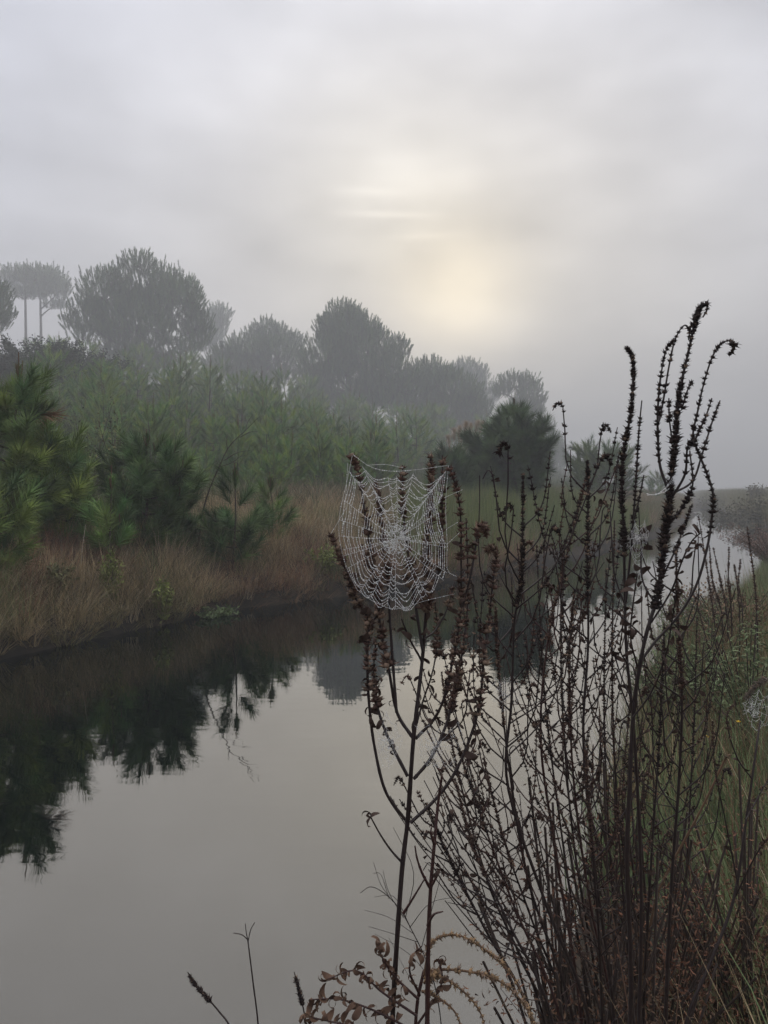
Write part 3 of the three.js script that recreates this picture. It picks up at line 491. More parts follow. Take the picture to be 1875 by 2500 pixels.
{ // tallest stalk, right
  const D = 1.5, p = thing('spiked_stalk', 'tallest dead spiked stalk, its hooked tips against the sky', 'dead plant', footOf(1535, D)), f = foot(p, 1530, D);
  const main = twig(p, 'stem', [f, [1530, 2700], [1541, 2400], [1531, 2100], [1538, 1900], [1546, 1751], [1558, 1649], [1578, 1547], [1607, 1446], [1623, 1303], [1629, 1264], [1638, 1178], [1649, 1063], [1658, 963], [1683, 849], [1700, 775], [1712, 748], [1724, 742], [1726, 756], [1716, 774]], D, D, 0.0052, 0.0016, { spike: [0.42, 0.87], size: 0.0098, tone: HUSKDARK, pale: 0.06, steps: 80 });
  seeds(main, 0.4, 0.7, 0.0128, p.children[0], { tone: HUSKDARK, pale: 0.08, gap: 0.009 });
  twig(p, 'branch', [[1712, 748], [1724, 742], [1726, 756], [1716, 774]], D, D, 0.0012, 0.001, { spike: [0.35, 1], size: 0.007, tone: HUSKDARK });
  const T = (pts, dz, o = {}, r = 0.003) => twig(p, 'branch', pts, D, D + dz, r, 0.0013, { size: 0.008, tone: HUSKDARK, pale: 0.06, leafSize: 0.032, ...o });
  T([[1629, 1190], [1612, 1140], [1606, 1060], [1606, 1000], [1613, 920], [1629, 849], [1649, 826]], 0.04, { spike: [0.2, 1] });
  T([[1608, 1030], [1618, 985], [1636, 880], [1651, 822], [1672, 794], [1683, 803], [1681, 829]], 0.03, { spike: [0.05, 0.62] }, 0.002);
  T([[1675, 796], [1683, 803], [1681, 830]], 0.03, { spike: [0.4, 1] }, 0.0012);
  T([[1640, 1215], [1672, 1158], [1680, 1089], [1694, 1075]], -0.03, { spike: [0.35, 0.98], size: 0.0095 });
  T([[1642, 1205], [1690, 1175], [1715, 1106], [1741, 1023], [1758, 978]], 0.05, { spike: [0.45, 1] }, 0.0024);
  T([[1690, 1090], [1708, 1050], [1725, 1012], [1738, 972]], -0.02, { spike: [0.1, 1] }, 0.002);
  T([[1566, 1612], [1600, 1566], [1647, 1515], [1696, 1438], [1725, 1344], [1738, 1264], [1741, 1207], [1723, 1149], [1700, 1092], [1692, 1063], [1703, 1006], [1715, 949], [1743, 863], [1769, 834], [1787, 833], [1792, 848], [1780, 868]], 0.08, { spike: [0.28, 0.87], steps: 90 });
  T([[1788, 836], [1792, 848], [1780, 868]], 0.08, { spike: [0.2, 1] }, 0.0012);
  T([[1664, 1000], [1680, 949], [1692, 929]], 0.02, { spike: [0, 0.9] }, 0.0018);
  T([[1640, 1070], [1634, 1020], [1633, 972]], -0.03, { spike: [0.4, 1] }, 0.0016);
  T([[1625, 1290], [1665, 1240], [1690, 1190], [1684, 1100]], 0.02, { spike: [0.2, 1], size: 0.009 });
  T([[1612, 1420], [1650, 1340], [1672, 1280], [1690, 1230]], 0.07, { spike: [0.3, 1], leaves: 5 }, 0.0022);
  T([[1590, 1520], [1640, 1440], [1665, 1370], [1690, 1320], [1712, 1300]], -0.05, { leaves: 12, leaf0: 0.3, leaf1: 1 }, 0.002);
  T([[1560, 1640], [1540, 1560], [1545, 1480], [1556, 1400]], -0.06, { leaves: 12, leaf0: 0.2, leaf1: 1 }, 0.002);
  T([[1600, 1475], [1570, 1420], [1565, 1340], [1568, 1290]], 0.05, { leaves: 12, leaf0: 0.2, leaf1: 1 }, 0.002);
  T([[1546, 1751], [1590, 1690], [1625, 1600], [1640, 1520], [1652, 1440]], -0.06, { leaves: 12, leaf0: 0.3, leaf1: 1 }, 0.0022);
  T([[1575, 1560], [1545, 1530], [1510, 1500], [1480, 1475]], 0.02, { leaves: 6 }, 0.0018);
  T([[1549, 1720], [1520, 1660], [1500, 1600], [1485, 1560]], 0.05, { leaves: 6, leaf0: 0.5, leaf1: 1 }, 0.0018);
}
{ // its neighbour with the clubbed top
  const D = 1.56, p = thing('spiked_stalk', 'straight tall spiked stalk with a knotted top left of the tallest', 'dead plant', footOf(1560, D)), f = foot(p, 1560, D);
  twig(p, 'stem', [f, [1558, 2600], [1566, 2200], [1552, 1850], [1540, 1700], [1530, 1600], [1525, 1425], [1523, 1300], [1518, 1200], [1522, 1110], [1540, 1006], [1546, 920], [1543, 869], [1530, 850]], D, D + 0.03, 0.004, 0.002, { spike: [0.5, 1], size: 0.0092, tone: HUSKDARK, pale: 0.06, steps: 70 });
  const T = (pts, dz, o = {}, r = 0.0026) => twig(p, 'branch', pts, D, D + dz, r, 0.0013, { size: 0.0076, tone: HUSKDARK, pale: 0.06, ...o });
  T([[1528, 1470], [1543, 1310], [1553, 1170], [1560, 1049], [1567, 978]], 0.04, { spike: [0.2, 0.86] });
  T([[1548, 1270], [1562, 1210], [1572, 1160]], 0, { spike: [0.2, 0.95] }, 0.0018);
  T([[1526, 1480], [1500, 1400], [1494, 1320], [1490, 1252]], 0.05, { leaves: 4 }, 0.0018);
  T([[1532, 1620], [1515, 1590], [1520, 1520], [1512, 1490]], -0.05, { leaves: 8, leaf0: 0.2, leaf1: 1 }, 0.0018);
  T([[1540, 1740], [1520, 1690], [1505, 1650], [1485, 1610]], -0.04, { leaves: 7, leaf0: 0.2, leaf1: 1 }, 0.0018);
}
// stalks of the thicket: [label, px at the bottom of the view, distance, stem trace, style]
let rank = 0;
function thicket(label, d, trace, o = {}) {
  const p = thing('spiked_stalk', label, 'dead plant', footOf(trace[0][0], d), 'thicket of dead spiked stalks at the water edge'), f = foot(p, trace[0][0] + (trace[0][0] - trace[1][0]) * 0.2, d);
  const k = d / 1.4, sz = (o.size ?? 0.0068) * Math.sqrt(k), tone = o.tone ?? (rnd() < 0.5 ? HUSK : HUSKDARK), mat = rnd() < 0.4 ? M.redstem : M.stem;
  const cv = twig(p, 'stem', [f, ...trace], d, d + R(-0.05, 0.1), (o.r ?? 0.0045) * Math.sqrt(k), 0.0014, { spike: o.bare ? null : [o.s0 ?? 0.66, 1], size: sz, tone, mat, steps: 50 });
  const n = Math.round((o.n ?? 12) * 1.25), L0 = o.len ?? 0.34;
  for (let i = 0; i < n; i++) {
    const t = lerp(o.b0 ?? 0.36, 0.9, (i + R(0, 0.8)) / n), q = cv.getPoint(t), tan = cv.getTangent(t), out = V(i % 2 ? 1 : -1, 0, R(-0.7, 0.7)).normalize(), L = L0 * R(0.5, 1.1) * (1.15 - 0.55 * t);
    const a = q.clone().addScaledVector(tan, L * 0.25).addScaledVector(out, L * R(0.16, 0.3)), e = a.clone().addScaledVector(tan, L * 0.7).addScaledVector(out, L * R(0.05, 0.22));
    const pts = [q, a, e]; if (rnd() < 0.22) { pts.push(e.clone().add(V(out.x * 0.012, 0.012, 0)), e.clone().add(V(out.x * 0.026, -0.008, 0))); }
    const b = new MB().tube(pts, 0.0019 * Math.sqrt(k), 0.001 * Math.sqrt(k), 5, 10, 1, 0.06).build('branch', mat, p), bc = new THREE.CatmullRomCurve3(pts);
    if (rnd() < (o.spiky ?? 0.8)) seeds(bc, R(0.3, 0.5), 1, sz * 0.85, b, { tone, whorl: 3, loose: o.loose ?? 0.15, gap: sz * 1.1 });
    if (rnd() < (o.leafy ?? 0.35)) leaves(bc, 0.05, 0.6, 4, 0.026, b);
  }
  const m = o.twigs ?? 9;
  for (let i = 0; i < m; i++) { const t = R(0.2, 0.7), q = cv.getPoint(t), out = V(R(-1, 1), R(0.1, 1), R(-0.6, 0.6)).normalize(); new MB().tube([q, q.clone().addScaledVector(out, R(0.06, 0.16))], 0.0013, 0.0008, 4, 3).build('twig', mat, p); }
}
thicket('spiked stalk with a fan of five upright spikes right of the web', 1.7, [[1440, 2500], [1330, 2200], [1237, 1900], [1249, 1710], [1257, 1507], [1273, 1417], [1276, 1300], [1277, 1155]], { n: 14, len: 0.42, size: 0.008 });
thicket('tall thin stalk with nodding tip midway between the web and the tallest stalk', 1.8, [[1500, 2500], [1450, 2100], [1424, 1792], [1436, 1568], [1434, 1385], [1436, 1200], [1434, 1125]], { n: 16, len: 0.4, size: 0.0078 });
thicket('long slanting spiked stalk crossing the green reeds', 1.9, [[1420, 2500], [1360, 2100], [1320, 1800], [1340, 1550], [1390, 1330], [1438, 1140]], { n: 12, size: 0.0075 });
thicket('spiked stalk standing over the reflected hill next to the web plant', 1.85, [[1400, 2500], [1290, 2150], [1240, 1850], [1215, 1600], [1210, 1480]], { n: 12, leafy: 0.6 });
thicket('leftmost thin stalk of the thicket leaning over the pale water', 2.0, [[1330, 2500], [1190, 2150], [1100, 1800], [1078, 1640]], { n: 14, size: 0.006, leafy: 0.6 });
thicket('wiry stalk leaning left with crooked brown leaves', 1.75, [[1370, 2500], [1250, 2200], [1160, 1950], [1085, 1720]], { n: 12, leafy: 0.9, spiky: 0.3 });
thicket('slender stalk with small seed beads over the bright water', 2.1, [[1440, 2500], [1380, 2100], [1330, 1700], [1310, 1330]], { n: 14, size: 0.0062 });
thicket('thin upright stalk with sparse beads behind the nodding one', 2.2, [[1470, 2500], [1400, 2050], [1372, 1700], [1370, 1310]], { n: 14, size: 0.006 });
thicket('short leafy stalk low in the thicket left of the bare red stalks', 1.6, [[1350, 2500], [1240, 2250], [1160, 2080], [1110, 1900]], { n: 10, leafy: 0.9, spiky: 0.2, len: 0.25 });
thicket('crooked stalk with dark drooping leaves in the thicket middle', 1.9, [[1500, 2500], [1440, 2200], [1400, 1900], [1390, 1600], [1402, 1450]], { n: 14, leafy: 0.8 });
thicket('stalk with beaded twigs just left of the two tallest stalks', 2.3, [[1520, 2500], [1490, 2100], [1475, 1750], [1480, 1390]], { n: 14, size: 0.006 });
thicket('thin curved stalk in front of the misty channel', 2.0, [[1545, 2500], [1515, 2100], [1495, 1700], [1500, 1270]], { n: 12, size: 0.006, leafy: 0.4 });
thicket('bushy leafless stalk behind the foot of the tallest stalk', 1.95, [[1570, 2500], [1590, 2100], [1610, 1800], [1622, 1520]], { n: 16, leafy: 0.5 });
thicket('straight red-brown stalk with hanging leaves right of the tallest', 1.72, [[1625, 2500], [1640, 2150], [1658, 1900], [1665, 1700], [1655, 1500], [1650, 1340]], { n: 12, leafy: 0.8, spiky: 0.5 });
thicket('thin grey stalk fading into the green bank', 2.5, [[1660, 2500], [1680, 2050], [1695, 1750], [1702, 1500]], { n: 14, size: 0.006 });
thicket('dense dark stalk low down among the reddish leaves', 1.75, [[1470, 2500], [1460, 2250], [1440, 2000], [1430, 1830]], { n: 14, leafy: 0.8, spiky: 0.3, len: 0.3 });
thicket('leaning wiry stalk at the left foot of the thicket', 1.8, [[1300, 2500], [1180, 2260], [1090, 2080], [1040, 1960]], { n: 10, spiky: 0.25, leafy: 0.4, len: 0.26 });
thicket('branching dark stalk behind the arching golden spikes', 2.0, [[1390, 2500], [1300, 2250], [1230, 2050], [1180, 1850]], { n: 14, spiky: 0.4, leafy: 0.5 });
thicket('gaunt stalk with few leaves behind the reddish weeds', 2.2, [[1560, 2500], [1530, 2200], [1520, 1950], [1540, 1700]], { n: 14, spiky: 0.5, leafy: 0.5 });
// ------------------------------------------------------------------ spider webs beaded with dew
const DROP = (() => { const g = new THREE.IcosahedronGeometry(1, 0), b = new MB(), p = g.attributes.position; for (let k = 0; k < p.count; k++) b.v(p.getX(k), p.getY(k), p.getZ(k)); for (let k = 0; k < p.count; k += 3) b.tri(k, k + 1, k + 2); return b; })();
function web(label, centre, d, tilt, outline, o = {}) {
  const [cx, cy] = centre, hub = at(cx, cy, d), p = thing('spider_web', label, 'spider web', hub);
  const flat = (px, py) => at(px, py, d + tilt[0] * (px - cx) / 100 + tilt[1] * (py - cy) / 100).sub(hub);
  const N = o.radials ?? 25, tr = o.thread ?? 0.00029, drops = new MB(), spokes = [];
  const reach = (a) => { const dx = Math.cos(a), dy = Math.sin(a); let best = 60; for (let k = 0; k < outline.length; k++) { const [ax, ay] = outline[k], [bx, by] = outline[(k + 1) % outline.length], ex = bx - ax, ey = by - ay, den = dx * ey - dy * ex; if (Math.abs(den) < 1e-6) continue; const t = ((ax - cx) * ey - (ay - cy) * ex) / den, u = ((ax - cx) * dy - (ay - cy) * dx) / den; if (t > 0 && u >= 0 && u <= 1) best = t; } return best; };
  for (let k = 0; k < N; k++) { const a = (k + R(-0.42, 0.42)) / N * 2 * Math.PI; spokes.push([a, reach(a)]); }
  const bead = (q, r) => drops.add(DROP, new THREE.Matrix4().compose(q, new THREE.Quaternion(), V(r, r * 1.1, r)));
  const beads = (pts, gap, r) => { const cv = new THREE.CatmullRomCurve3(pts), n = Math.round(cv.getLength() / gap); for (let k = 0; k < n; k++) bead(cv.getPoint((k + R(0.2, 0.8)) / n), r * Math.pow(R(0.55, 1.32), 2)); };
  spokes.forEach(([a, L], k) => {
    const pts = [flat(cx + Math.cos(a) * L * 0.07, cy + Math.sin(a) * L * 0.07), flat(cx + Math.cos(a) * L * 0.5 + R(-2, 2), cy + Math.sin(a) * L * 0.5 + R(0, 3)), flat(cx + Math.cos(a) * L, cy + Math.sin(a) * L)];
    new MB().tube(pts, tr * 0.75, tr * 0.75, 4, 8).build('radial_thread', M.silk, p); beads(pts, o.gap ?? 0.006, (o.drop ?? 0.0007));
  });
  const turns = o.turns ?? 18, spiral = new MB();
  for (let s = 0; s < turns; s++) for (let k = 0; k < N; k++) {
    const [a, L] = spokes[k], [b, L2] = spokes[(k + 1) % N], f = lerp(o.inner ?? 0.17, 0.985, Math.pow((s + k / N) / turns, 0.92)), f2 = f + R(-0.02, 0.02) + 1 / turns / N;
    if (rnd() < (o.torn ?? 0.17)) continue;
    const A = [cx + Math.cos(a) * L * f, cy + Math.sin(a) * L * f], B = [cx + Math.cos(b) * L2 * f2, cy + Math.sin(b) * L2 * f2], w = Math.hypot(A[0] - B[0], A[1] - B[1]), flatness = Math.abs(A[0] - B[0]) / (w + 1e-6);
    const sag = w * (0.1 + 0.32 * flatness) * R(0.3, 1.7), pts = [flat(...A), flat((A[0] + B[0]) / 2, (A[1] + B[1]) / 2 + sag), flat(...B)];
    spiral.tube(pts, tr, tr, 3, 5); if (w > 4) beads(pts, o.gap ?? 0.0031, o.drop ?? 0.0007);
  }
  stuff(spiral.build('capture_spiral', M.silk, p));
  // frame threads run on to the plants
  for (const pts of o.frame ?? []) { const q = pts.map(([x, y, dz = 0]) => flat(x, y).add(V(0, 0, -dz))); new MB().tube(q, tr * 0.8, tr * 0.6, 4, 10).build('frame_thread', M.silk, p); beads(q, 0.0055, 0.0006); }
  // tangled centre
  const h = new MB(); for (let k = 0; k < (o.tangle ?? 130); k++) { const a = rnd() * 6.28, r = (o.hub ?? 38) * Math.pow(rnd(), 0.8), a2 = a + R(-0.9, 0.9), r2 = (o.hub ?? 38) * rnd(), A = [cx + Math.cos(a) * r, cy + Math.sin(a) * r * 1.15], B = [cx + Math.cos(a2) * r2, cy + Math.sin(a2) * r2 * 1.15]; const q = [flat(...A), flat((A[0] + B[0]) / 2 + R(-4, 4), (A[1] + B[1]) / 2 + R(0, 6)).add(V(0, 0, R(-0.004, 0.004))), flat(...B)]; h.tube(q, tr, tr, 3, 4); beads(q, 0.004, 0.0006); }
  stuff(h.build('hub', M.silk, p));
  stuff(drops.build('dew_drops', M.silk, p));
}
web('big round orb web white with dew, strung across the nearest dead stalk', [968, 1315], 1.33, [0.004, -0.004],
  [[862, 1112], [895, 1150], [935, 1152], [952, 1168], [1000, 1150], [1030, 1166], [1062, 1146], [1092, 1138], [1080, 1200], [1070, 1262], [1092, 1330], [1094, 1395], [1072, 1438], [1030, 1466], [965, 1487], [915, 1468], [872, 1440], [846, 1380], [829, 1310], [832, 1250], [846, 1180], [858, 1130]],
  { frame: [[[862, 1110], [905, 1140], [950, 1150], [1005, 1148], [1095, 1136]], [[1095, 1136], [1088, 1230], [1092, 1330], [1094, 1395], [1116, 1408]], [[860, 1112], [846, 1180], [830, 1250], [828, 1310], [846, 1385], [872, 1440]], [[845, 1240], [822, 1280], [808, 1303]], [[872, 1440], [915, 1470], [965, 1487], [1040, 1466], [1110, 1450]], [[1085, 1215], [1130, 1195]], [[1092, 1290], [1118, 1275]], [[1090, 1330], [1122, 1300]], [[895, 1136], [940, 1134], [985, 1142]], [[849, 1130], [846, 1180], [842, 1240]]] });
web('torn scrap of web low on the web-bearing stalk, over pale water', [1060, 1825], 1.36, [0.01, 0.004], [[1010, 1770], [1120, 1760], [1140, 1830], [1100, 1880], [1030, 1870]], { radials: 13, turns: 9, torn: 0.45, tangle: 26, hub: 22, thread: 0.0002, drop: 0.0004, gap: 0.006 });
web('thin torn web hanging in the left fork below the big web', [945, 1810], 1.36, [0.01, -0.003], [[915, 1745], [950, 1730], [985, 1800], [975, 1850], [945, 1880], [925, 1850]], { radials: 11, turns: 8, torn: 0.5, tangle: 22, hub: 18, thread: 0.0002, drop: 0.0004, gap: 0.006 });
web('small dewy web between the two tallest stalks', [1560, 1310], 1.53, [0.012, 0], [[1545, 1270], [1572, 1262], [1585, 1300], [1575, 1360], [1545, 1385], [1535, 1330]], { radials: 11, turns: 8, torn: 0.3, tangle: 18, hub: 12, thread: 0.00022, drop: 0.0004, gap: 0.006 });
web('small round web in the thicket over the dark reflection', [1232, 1690], 1.7, [0.01, 0], [[1200, 1655], [1262, 1650], [1280, 1690], [1258, 1735], [1212, 1735], [1195, 1700]], { radials: 14, turns: 10, torn: 0.3, tangle: 14, hub: 10, thread: 0.00022, drop: 0.0004, gap: 0.007 });
web('torn web on the weeds at the right edge of the bank', [1840, 1730], 2.1, [0.01, 0], [[1810, 1690], [1875, 1680], [1890, 1750], [1850, 1790], [1815, 1760]], { radials: 10, turns: 7, torn: 0.4, tangle: 22, hub: 20, thread: 0.0003, drop: 0.0005, gap: 0.007 });
{ // a sagging strand hung with drops on the tall stalk
  const d = 1.5, o = at(1580, 1208, d), g = thing('dew_strand', 'sagging strand of dew drops strung to the thickest spiked stalk', 'spider silk', o), b = new MB();
  for (const pts of [[[1578, 1205], [1600, 1208], [1625, 1190], [1652, 1150]], [[1580, 1209], [1610, 1203], [1640, 1176], [1654, 1146]], [[1600, 1208], [1630, 1196], [1648, 1168]]]) { const q = pts.map(([x, y]) => at(x, y, d - 0.01 + R(-0.004, 0.004)).sub(o)); new MB().tube(q, 0.0003, 0.0003, 4, 12).build('thread', M.silk, g); const cv = new THREE.CatmullRomCurve3(q); for (let k = 0; k < 26; k++) b.add(DROP, new THREE.Matrix4().compose(cv.getPoint(rnd()), new THREE.Quaternion(), V(1, 1, 1).multiplyScalar(R(0.0006, 0.0013)))); }
  stuff(b.build('dew_drops', M.silk, g));
}

// ------------------------------------------------------------------ small plants at the bottom and on the right bank
{
  const d = 1.55, p = thing('forked_twig', 'bare thin twig with a three-way fork standing before open water', 'twig', footOf(632, d)), f = foot(p, 650, d);
  twig(p, 'stem', [f, [640, 2700], [630, 2500], [618, 2400], [605, 2295]], d, d, 0.0022, 0.0014, { steps: 20 });
  twig(p, 'branch', [[605, 2297], [601, 2275], [599, 2255]], d, d, 0.0012, 0.0008); twig(p, 'branch', [[606, 2297], [612, 2270], [622, 2252]], d, d, 0.0012, 0.0008); twig(p, 'branch', [[604, 2293], [590, 2282], [570, 2278]], d, d, 0.0011, 0.0008);
}
for (const [pts, sp, l] of [[[[560, 2505], [535, 2470], [505, 2435], [470, 2395], [458, 2373]], [0.15, 0.7], 'curved seed spike poking up at the bottom left of the water'], [[[748, 2505], [740, 2460], [728, 2410], [718, 2373]], [0.2, 0.75], 'short thin seed spike just left of the curled brown weed']]) {
  const d = 1.5, p = thing('seed_spike_stalk', l, 'dead plant', footOf(pts[0][0], d)), f = foot(p, pts[0][0] + 20, d);
  twig(p, 'stem', [f, [pts[0][0] + 12, 2700], ...pts], d, d, 0.0024, 0.0009, { spike: [0.62, 0.92], size: 0.0065, tone: HUSKDARK, steps: 40, whorl: 3 });
}
{ // curled brown weed with golden arching spikes
  const d = 1.34, p = thing('curled_weed', 'brown weed with curled dead leaves and arching golden seed spikes', 'dead plant', footOf(1010, d)), f = foot(p, 1000, d);
  const mat = M.curl = std(0.12, 0.066, 0.038, 0.85);
  const T = (pts, dz, o, r = 0.0026) => twig(p, 'branch', pts, d, d + dz, r, 0.0012, { mat: M.candle, ...o });
  twig(p, 'stem', [f, [1010, 2700], [1012, 2560], [1020, 2440], [1035, 2370]], d, d + 0.03, 0.0045, 0.003, { mat: M.redstem });
  for (const [pts, n] of [[[[1015, 2520], [920, 2470], [830, 2440], [760, 2440]], 34], [[[1018, 2480], [930, 2420], [870, 2370], [800, 2390]], 34], [[[1022, 2440], [960, 2380], [930, 2330], [925, 2300]], 22], [[[1015, 2540], [880, 2510], [790, 2490], [740, 2480]], 30], [[[1025, 2430], [1000, 2370], [1010, 2330], [1030, 2310]], 14], [[[1020, 2500], [1060, 2440], [1080, 2390], [1070, 2340]], 14], [[[1010, 2560], [900, 2540], [830, 2530], [770, 2520]], 24]]) {
    const cv = twig(p, 'branch', pts, d, d - 0.06 + R(0, 0.1), 0.0024, 0.001, { mat: M.redstem }); leaves(cv, 0.15, 1, n, 0.03, p.children[p.children.length - 1], mat);
  }
  const gold = { spike: [0.08, 1], size: 0.0085, tone: [0.24, 0.155, 0.08], pale: 0.3 };
  T([[1035, 2380], [1057, 2299], [1116, 2283], [1187, 2321], [1246, 2375], [1295, 2473], [1320, 2540]], 0.06, gold);
  T([[1035, 2390], [1062, 2370], [1160, 2375], [1230, 2402], [1279, 2451], [1310, 2520]], 0.02, gold);
  T([[1035, 2400], [1060, 2380], [1122, 2413], [1170, 2467], [1190, 2530]], -0.02, gold);
  T([[1030, 2420], [1060, 2430], [1110, 2470], [1130, 2520]], -0.04, { ...gold, size: 0.007 });
}
{ // fine grey weed over the water left of the stem
  const d = 2.3, p = thing('wiry_weed', 'fine grey leafless weed behind the foot of the web-bearing stalk', 'dead plant', footOf(1080, d)), f = foot(p, 1090, d);
  twig(p, 'stem', [f, [1085, 2600], [1060, 2400], [1010, 2280], [960, 2200], [905, 2165], [880, 2180]], d, d, 0.0022, 0.001, { steps: 30 });
  for (const pts of [[[960, 2202], [930, 2160], [912, 2105]], [[985, 2240], [950, 2180], [935, 2125]], [[1010, 2280], [950, 2240], [890, 2222]], [[1020, 2300], [960, 2280], [900, 2262]], [[1000, 2260], [960, 2188], [914, 2190]], [[1060, 2400], [1000, 2330], [915, 2280]], [[1030, 2310], [1060, 2200], [1090, 2090]], [[1070, 2450], [1010, 2400], [950, 2290]], [[1000, 2265], [1050, 2205], [1110, 2190]], [[990, 2240], [1010, 2130], [960, 2020]], [[950, 2195], [930, 2135], [912, 2132]]])
    twig(p, 'branch', pts, d, d + R(-0.1, 0.1), 0.0013, 0.0007, { steps: 8, seg: 4 });
}
const CURLB = (() => { const b = new MB(); b.v(0, 0, 0); b.v(-0.13, 0.4, 0.08); b.v(0.13, 0.4, 0.12); b.v(-0.08, 0.75, 0.36); b.v(0.1, 0.72, 0.4); b.v(0, 0.85, 0.75); b.tri(0, 1, 2); b.tri(1, 3, 2); b.tri(3, 4, 2); b.tri(3, 5, 4); return b; })();
// reddish-brown leafy weeds in the thicket: [px, py of centre, distance]
for (const [px, py, d, h, l] of [[1500, 2150, 2.1, 0.75, 'reddish-brown dry weed in the heart of the stalk thicket'], [1610, 2120, 2.3, 0.8, 'reddish dry weed right of the tallest stalk’s foot'], [1430, 2330, 1.9, 0.6, 'dark brown dry weed low in the left of the thicket'], [1590, 2360, 1.9, 0.6, 'brown dry weed with pale curled leaves at the bottom right'], [1380, 2120, 2.2, 0.7, 'sparse brown weed over the water at the left of the thicket'], [1720, 2230, 2.5, 0.8, 'grey-brown dead weed between the thicket and the grass'], [1830, 2120, 2.4, 0.75, 'red-tinged weed at the right edge of the bank']]) {
  const c = at(px, py, d), base = V(c.x, landY(c.x, c.z), c.z), top = c.y - base.y + h * 0.5;
  shrub('dry_weed', l, 'dead plant', base, Math.max(0.5, top), 0.3, 26, 0.018, py > 2200 ? [0.11, 0.066, 0.04] : [0.15, 0.07, 0.04], 'dry reddish weeds in the thicket', { per: 70, from: 0.2, puff: 0.1, leaf: CURLB, thick: 0.3 });
}
{
  const d = 2.0, p = thing('dry_stalk', 'pale slanting dry stalk with a knotted head on the right bank', 'dead plant', footOf(1560, d));
  twig(p, 'stem', [foot(p, 1500, d), [1600, 2200], [1640, 2110], [1710, 1980], [1772, 1850]], d, d + 0.05, 0.0035, 0.003, { mat: M.candle, steps: 24 });
  twig(p, 'seed_head', [[1768, 1856], [1775, 1846], [1785, 1842]], d + 0.05, d + 0.05, 0.003, 0.002, { mat: M.candle, spike: [0, 1], size: 0.012, tone: [0.12, 0.1, 0.06] });
}
{
  const d = 1.7, p = thing('dark_stalk', 'dark leaning stalk crossing the grass at the lower right', 'dead plant', footOf(1640, d));
  twig(p, 'stem', [foot(p, 1620, d), [1675, 2500], [1730, 2360], [1790, 2200], [1822, 2000], [1846, 1830], [1856, 1760]], d, d + 0.2, 0.005, 0.002, { steps: 40 });
  for (const pts of [[[1800, 2150], [1770, 2000], [1745, 1870], [1740, 1760]], [[1822, 2000], [1860, 1930], [1890, 1880]], [[1835, 1900], [1800, 1850], [1775, 1750], [1790, 1720]], [[1790, 2200], [1850, 2080], [1890, 2030]], [[1730, 2360], [1690, 2420], [1640, 2440]]]) twig(p, 'branch', pts, d + 0.1, d + 0.1 + R(-0.1, 0.15), 0.0022, 0.001, { leaves: 7, leafSize: 0.024, spike: [0.5, 1], size: 0.006, loose: 0.3, whorl: 3 });
}
{
  const d = 1.9, p = thing('arching_spike', 'grey arching seed head entering at the right edge', 'dead plant', footOf(1900, d));
  twig(p, 'stem', [foot(p, 1960, d), [1960, 2400], [1960, 1900], [1930, 1690], [1885, 1655], [1845, 1675], [1820, 1705]], d, d, 0.003, 0.0014, { spike: [0.72, 1], size: 0.009, tone: [0.15, 0.12, 0.09], steps: 40 });
}
// distant spikes on the right bank
[[1705, 1258, 1748, 1560, 6], [1732, 1330, 1762, 1500, 6.6], [1741, 1336, 1775, 1500, 6.9], [1780, 1335, 1786, 1500, 6.4], [1792, 1378, 1812, 1480, 7], [1808, 1365, 1806, 1500, 6.2], [1824, 1285, 1850, 1580, 5.4], [1679, 1530, 1686, 1660, 7.5], [1706, 1535, 1708, 1660, 7], [1720, 1540, 1712, 1680, 6.6], [1752, 1560, 1755, 1720, 5.6], [1690, 1440, 1735, 1620, 6.2]].forEach(([tx, ty, bx, by, d], k) => {
  const words = ['tallest thin spike leaning over the channel at the right', 'thin spike, left of a leaning pair on the right bank', 'thin spike, right of a leaning pair on the right bank', 'upright thin spike in the middle of the right bank row', 'short slanting spike near the right edge row', 'plain upright spike beside the slanting short one', 'tall dark spike nearest the right edge above the grass', 'reddish low spike at the water end of the bank grass', 'second reddish low spike from the water in the bank grass', 'third reddish low spike from the water in the bank grass', 'grey-pink spike rising from the middle of the bank grass', 'drooping beaded spike hanging over the water at the bank'];
  const b = at(bx, by, d), foot0 = V(b.x, landY(b.x, b.z), b.z), p = thing('thin_spike', words[k], 'dead plant', foot0, 'thin spikes on the right bank');
  const t = at(tx, ty, d).sub(foot0), m = at(bx, by, d).sub(foot0), cvp = [V(0, 0, 0), m, m.clone().lerp(t, 0.5).add(V(R(-0.03, 0.03), 0, 0)), t], cv = new THREE.CatmullRomCurve3(cvp);
  const s = new MB().tube(cvp, 0.006, 0.003, 5, 14).build('stem', k > 6 && k < 11 ? M.redstem : M.stem, p); seeds(cv, 0.45, 1, 0.017, s, { whorl: 3, tone: k > 6 && k < 11 ? [0.16, 0.09, 0.075] : HUSK });
  leaves(cv, 0.25, 0.5, 5, 0.06, s);
});
shrub('brown_bush', 'pinkish-brown twiggy bush hanging over the channel at the right edge', 'bush', onLand(1885, 21), 1.5, 1.5, 80, 0.045, [0.2, 0.13, 0.1], undefined, { per: 70, thick: 0.8 });
shrub('brown_bush', 'rusty feathery weed clump at the top of the near bank', 'bush', onLand(1790, 8), 1.1, 0.7, 40, 0.035, [0.19, 0.125, 0.075], undefined, { per: 50, thick: 0.5 });
shrub('brown_bush', 'pale rusty weed clump beside the water on the near bank', 'bush', onLand(1730, 10), 0.9, 0.6, 34, 0.04, [0.19, 0.13, 0.09], undefined, { per: 50, thick: 0.5 });
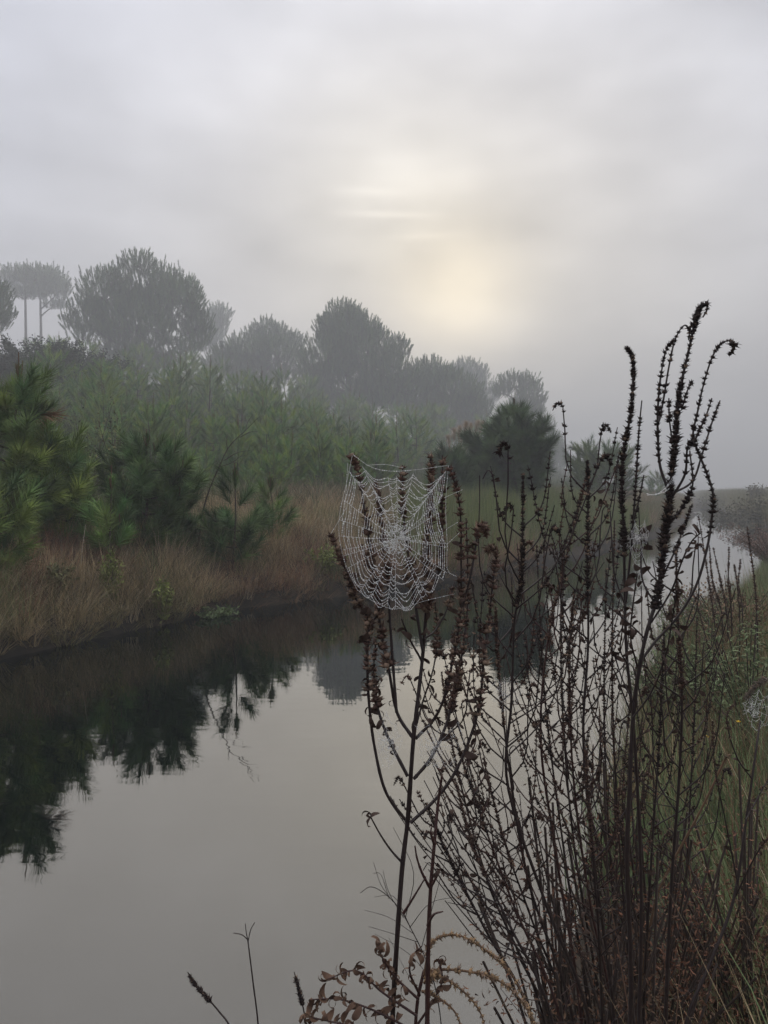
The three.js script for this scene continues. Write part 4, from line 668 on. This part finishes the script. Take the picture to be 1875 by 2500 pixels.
for (const [px, d, h, l] of [[1690, 9, 1.0, 'feathery pale green weed at the water end of the near bank'], [1740, 6.2, 1.0, 'feathery green weed in the middle of the near bank'], [1840, 5.2, 1.1, 'tall feathery green weed at the right edge of the near bank'], [1660, 6.5, 0.8, 'low grey-green weed beside the bright water']])
  shrub('green_weed', l, 'weed', onLand(px, d), h, 0.5, 36, 0.045, [0.15, 0.19, 0.09], 'feathery green weeds on the near bank', { per: 60, thick: 0.4, leaf: CURLB, puff: 0.08 });
// fresh green plants on the far bank
for (const [px, d, h, w, c, l] of [[790, 16.6, 0.75, 0.6, LIME, 'bright lime-green leafy clump at the far water edge left of the web'], [520, 13.7, 0.35, 0.5, GREEN, 'dark green clump dipping into the water below the rusty grass'], [268, 12.6, 0.9, 0.18, LIME, 'yellow-green upright weed on the far bank, left of two'], [395, 12.9, 0.8, 0.18, LIME, 'yellow-green upright weed on the far bank, right of two'], [140, 12, 0.6, 0.3, OLIVE, 'olive flowering weed among the tan tussocks']])
  shrub('bank_plant', l, 'plant', onLand(px, d), h, w, 22, 0.075, vary(c, 0.1).map((v) => v * 0.95), 'fresh green plants on the far bank', { per: 40, leaf: LEAF, thick: 0.5, puff: 0.12, from: 0.1 });
{ // a pale straw standing in the rusty grass
  const d = 12.9, p = thing('pale_straw', 'single pale straw standing in the rusty grass of the far bank', 'straw', onLand(197, d)), b = p.position;
  new MB().tube([V(0, 0, 0), at(200, 1350, d).sub(b), at(209, 1281, d).sub(b)], 0.007, 0.004, 5, 6).build('stem', M.plume, p);
}
for (const [px, py, d, l] of [[1725, 1800, 3.4, 'tiny yellow flower in the green bank, left one'], [1803, 1763, 3.6, 'tiny yellow flower in the green bank, right one']]) {
  const c = at(px, py, d), base = V(c.x, landY(c.x, c.z), c.z), p = thing('yellow_flower', l, 'flower', base, 'yellow flowers on the near bank'), top = c.clone().sub(base);
  new MB().tube([V(0, 0, 0), top.clone().multiplyScalar(0.5).add(V(0.02, 0, 0)), top], 0.002, 0.0015, 4, 6).build('stem', M.green ??= std(0.07, 0.1, 0.03), p);
  for (let k = 0; k < 5; k++) { const a = k * 1.257, m = mesh('petal', M.petalGeo ??= OVAL.geo(), M.petal ??= std(0.75, 0.5, 0.03, 0.7), p); orient(top, V(Math.cos(a), 0.5, Math.sin(a)).normalize(), 0, 0.013).decompose(m.position, m.quaternion, m.scale); }
}

scatter('near_grass', 'mixed green and straw-coloured grass at the lower right corner', 'grass', clump(26, 0.7, 0.2, 0.4, 0.005, 0.4, 4), bankSpots(RIGHT, 3, 5, 55, 0.7, 3, -1, (x, z, s) => [R(0.6, 1.15), vary(rnd() < 0.3 ? TAN : rnd() < 0.35 ? RUST : GREEN, 0.5), R(-0.35, 0.35), R(-0.35, 0.35)]));
// misty bushes on the far right bank
for (const [px, d, h, w, l] of [[1848, 74, 2.6, 1.0, 'faint upright bush on the far right bank, tallest there'], [1790, 60, 1.9, 2.6, 'low misty bush on the far right bank left of the upright one'], [1870, 52, 2.1, 2.6, 'low misty bush on the far right bank at the picture edge'], [1735, 95, 2.2, 3.2, 'pale low bush where the far right bank meets the mist']])
  shrub('misty_bush', l, 'bush', onLand(px, d), h, w, 40, 0.2, [0.11, 0.1, 0.055], 'misty bushes on the far right bank', { per: 45, thick: 1.5, puff: 0.3, from: 0.2 });
renderer.render(scene, camera);
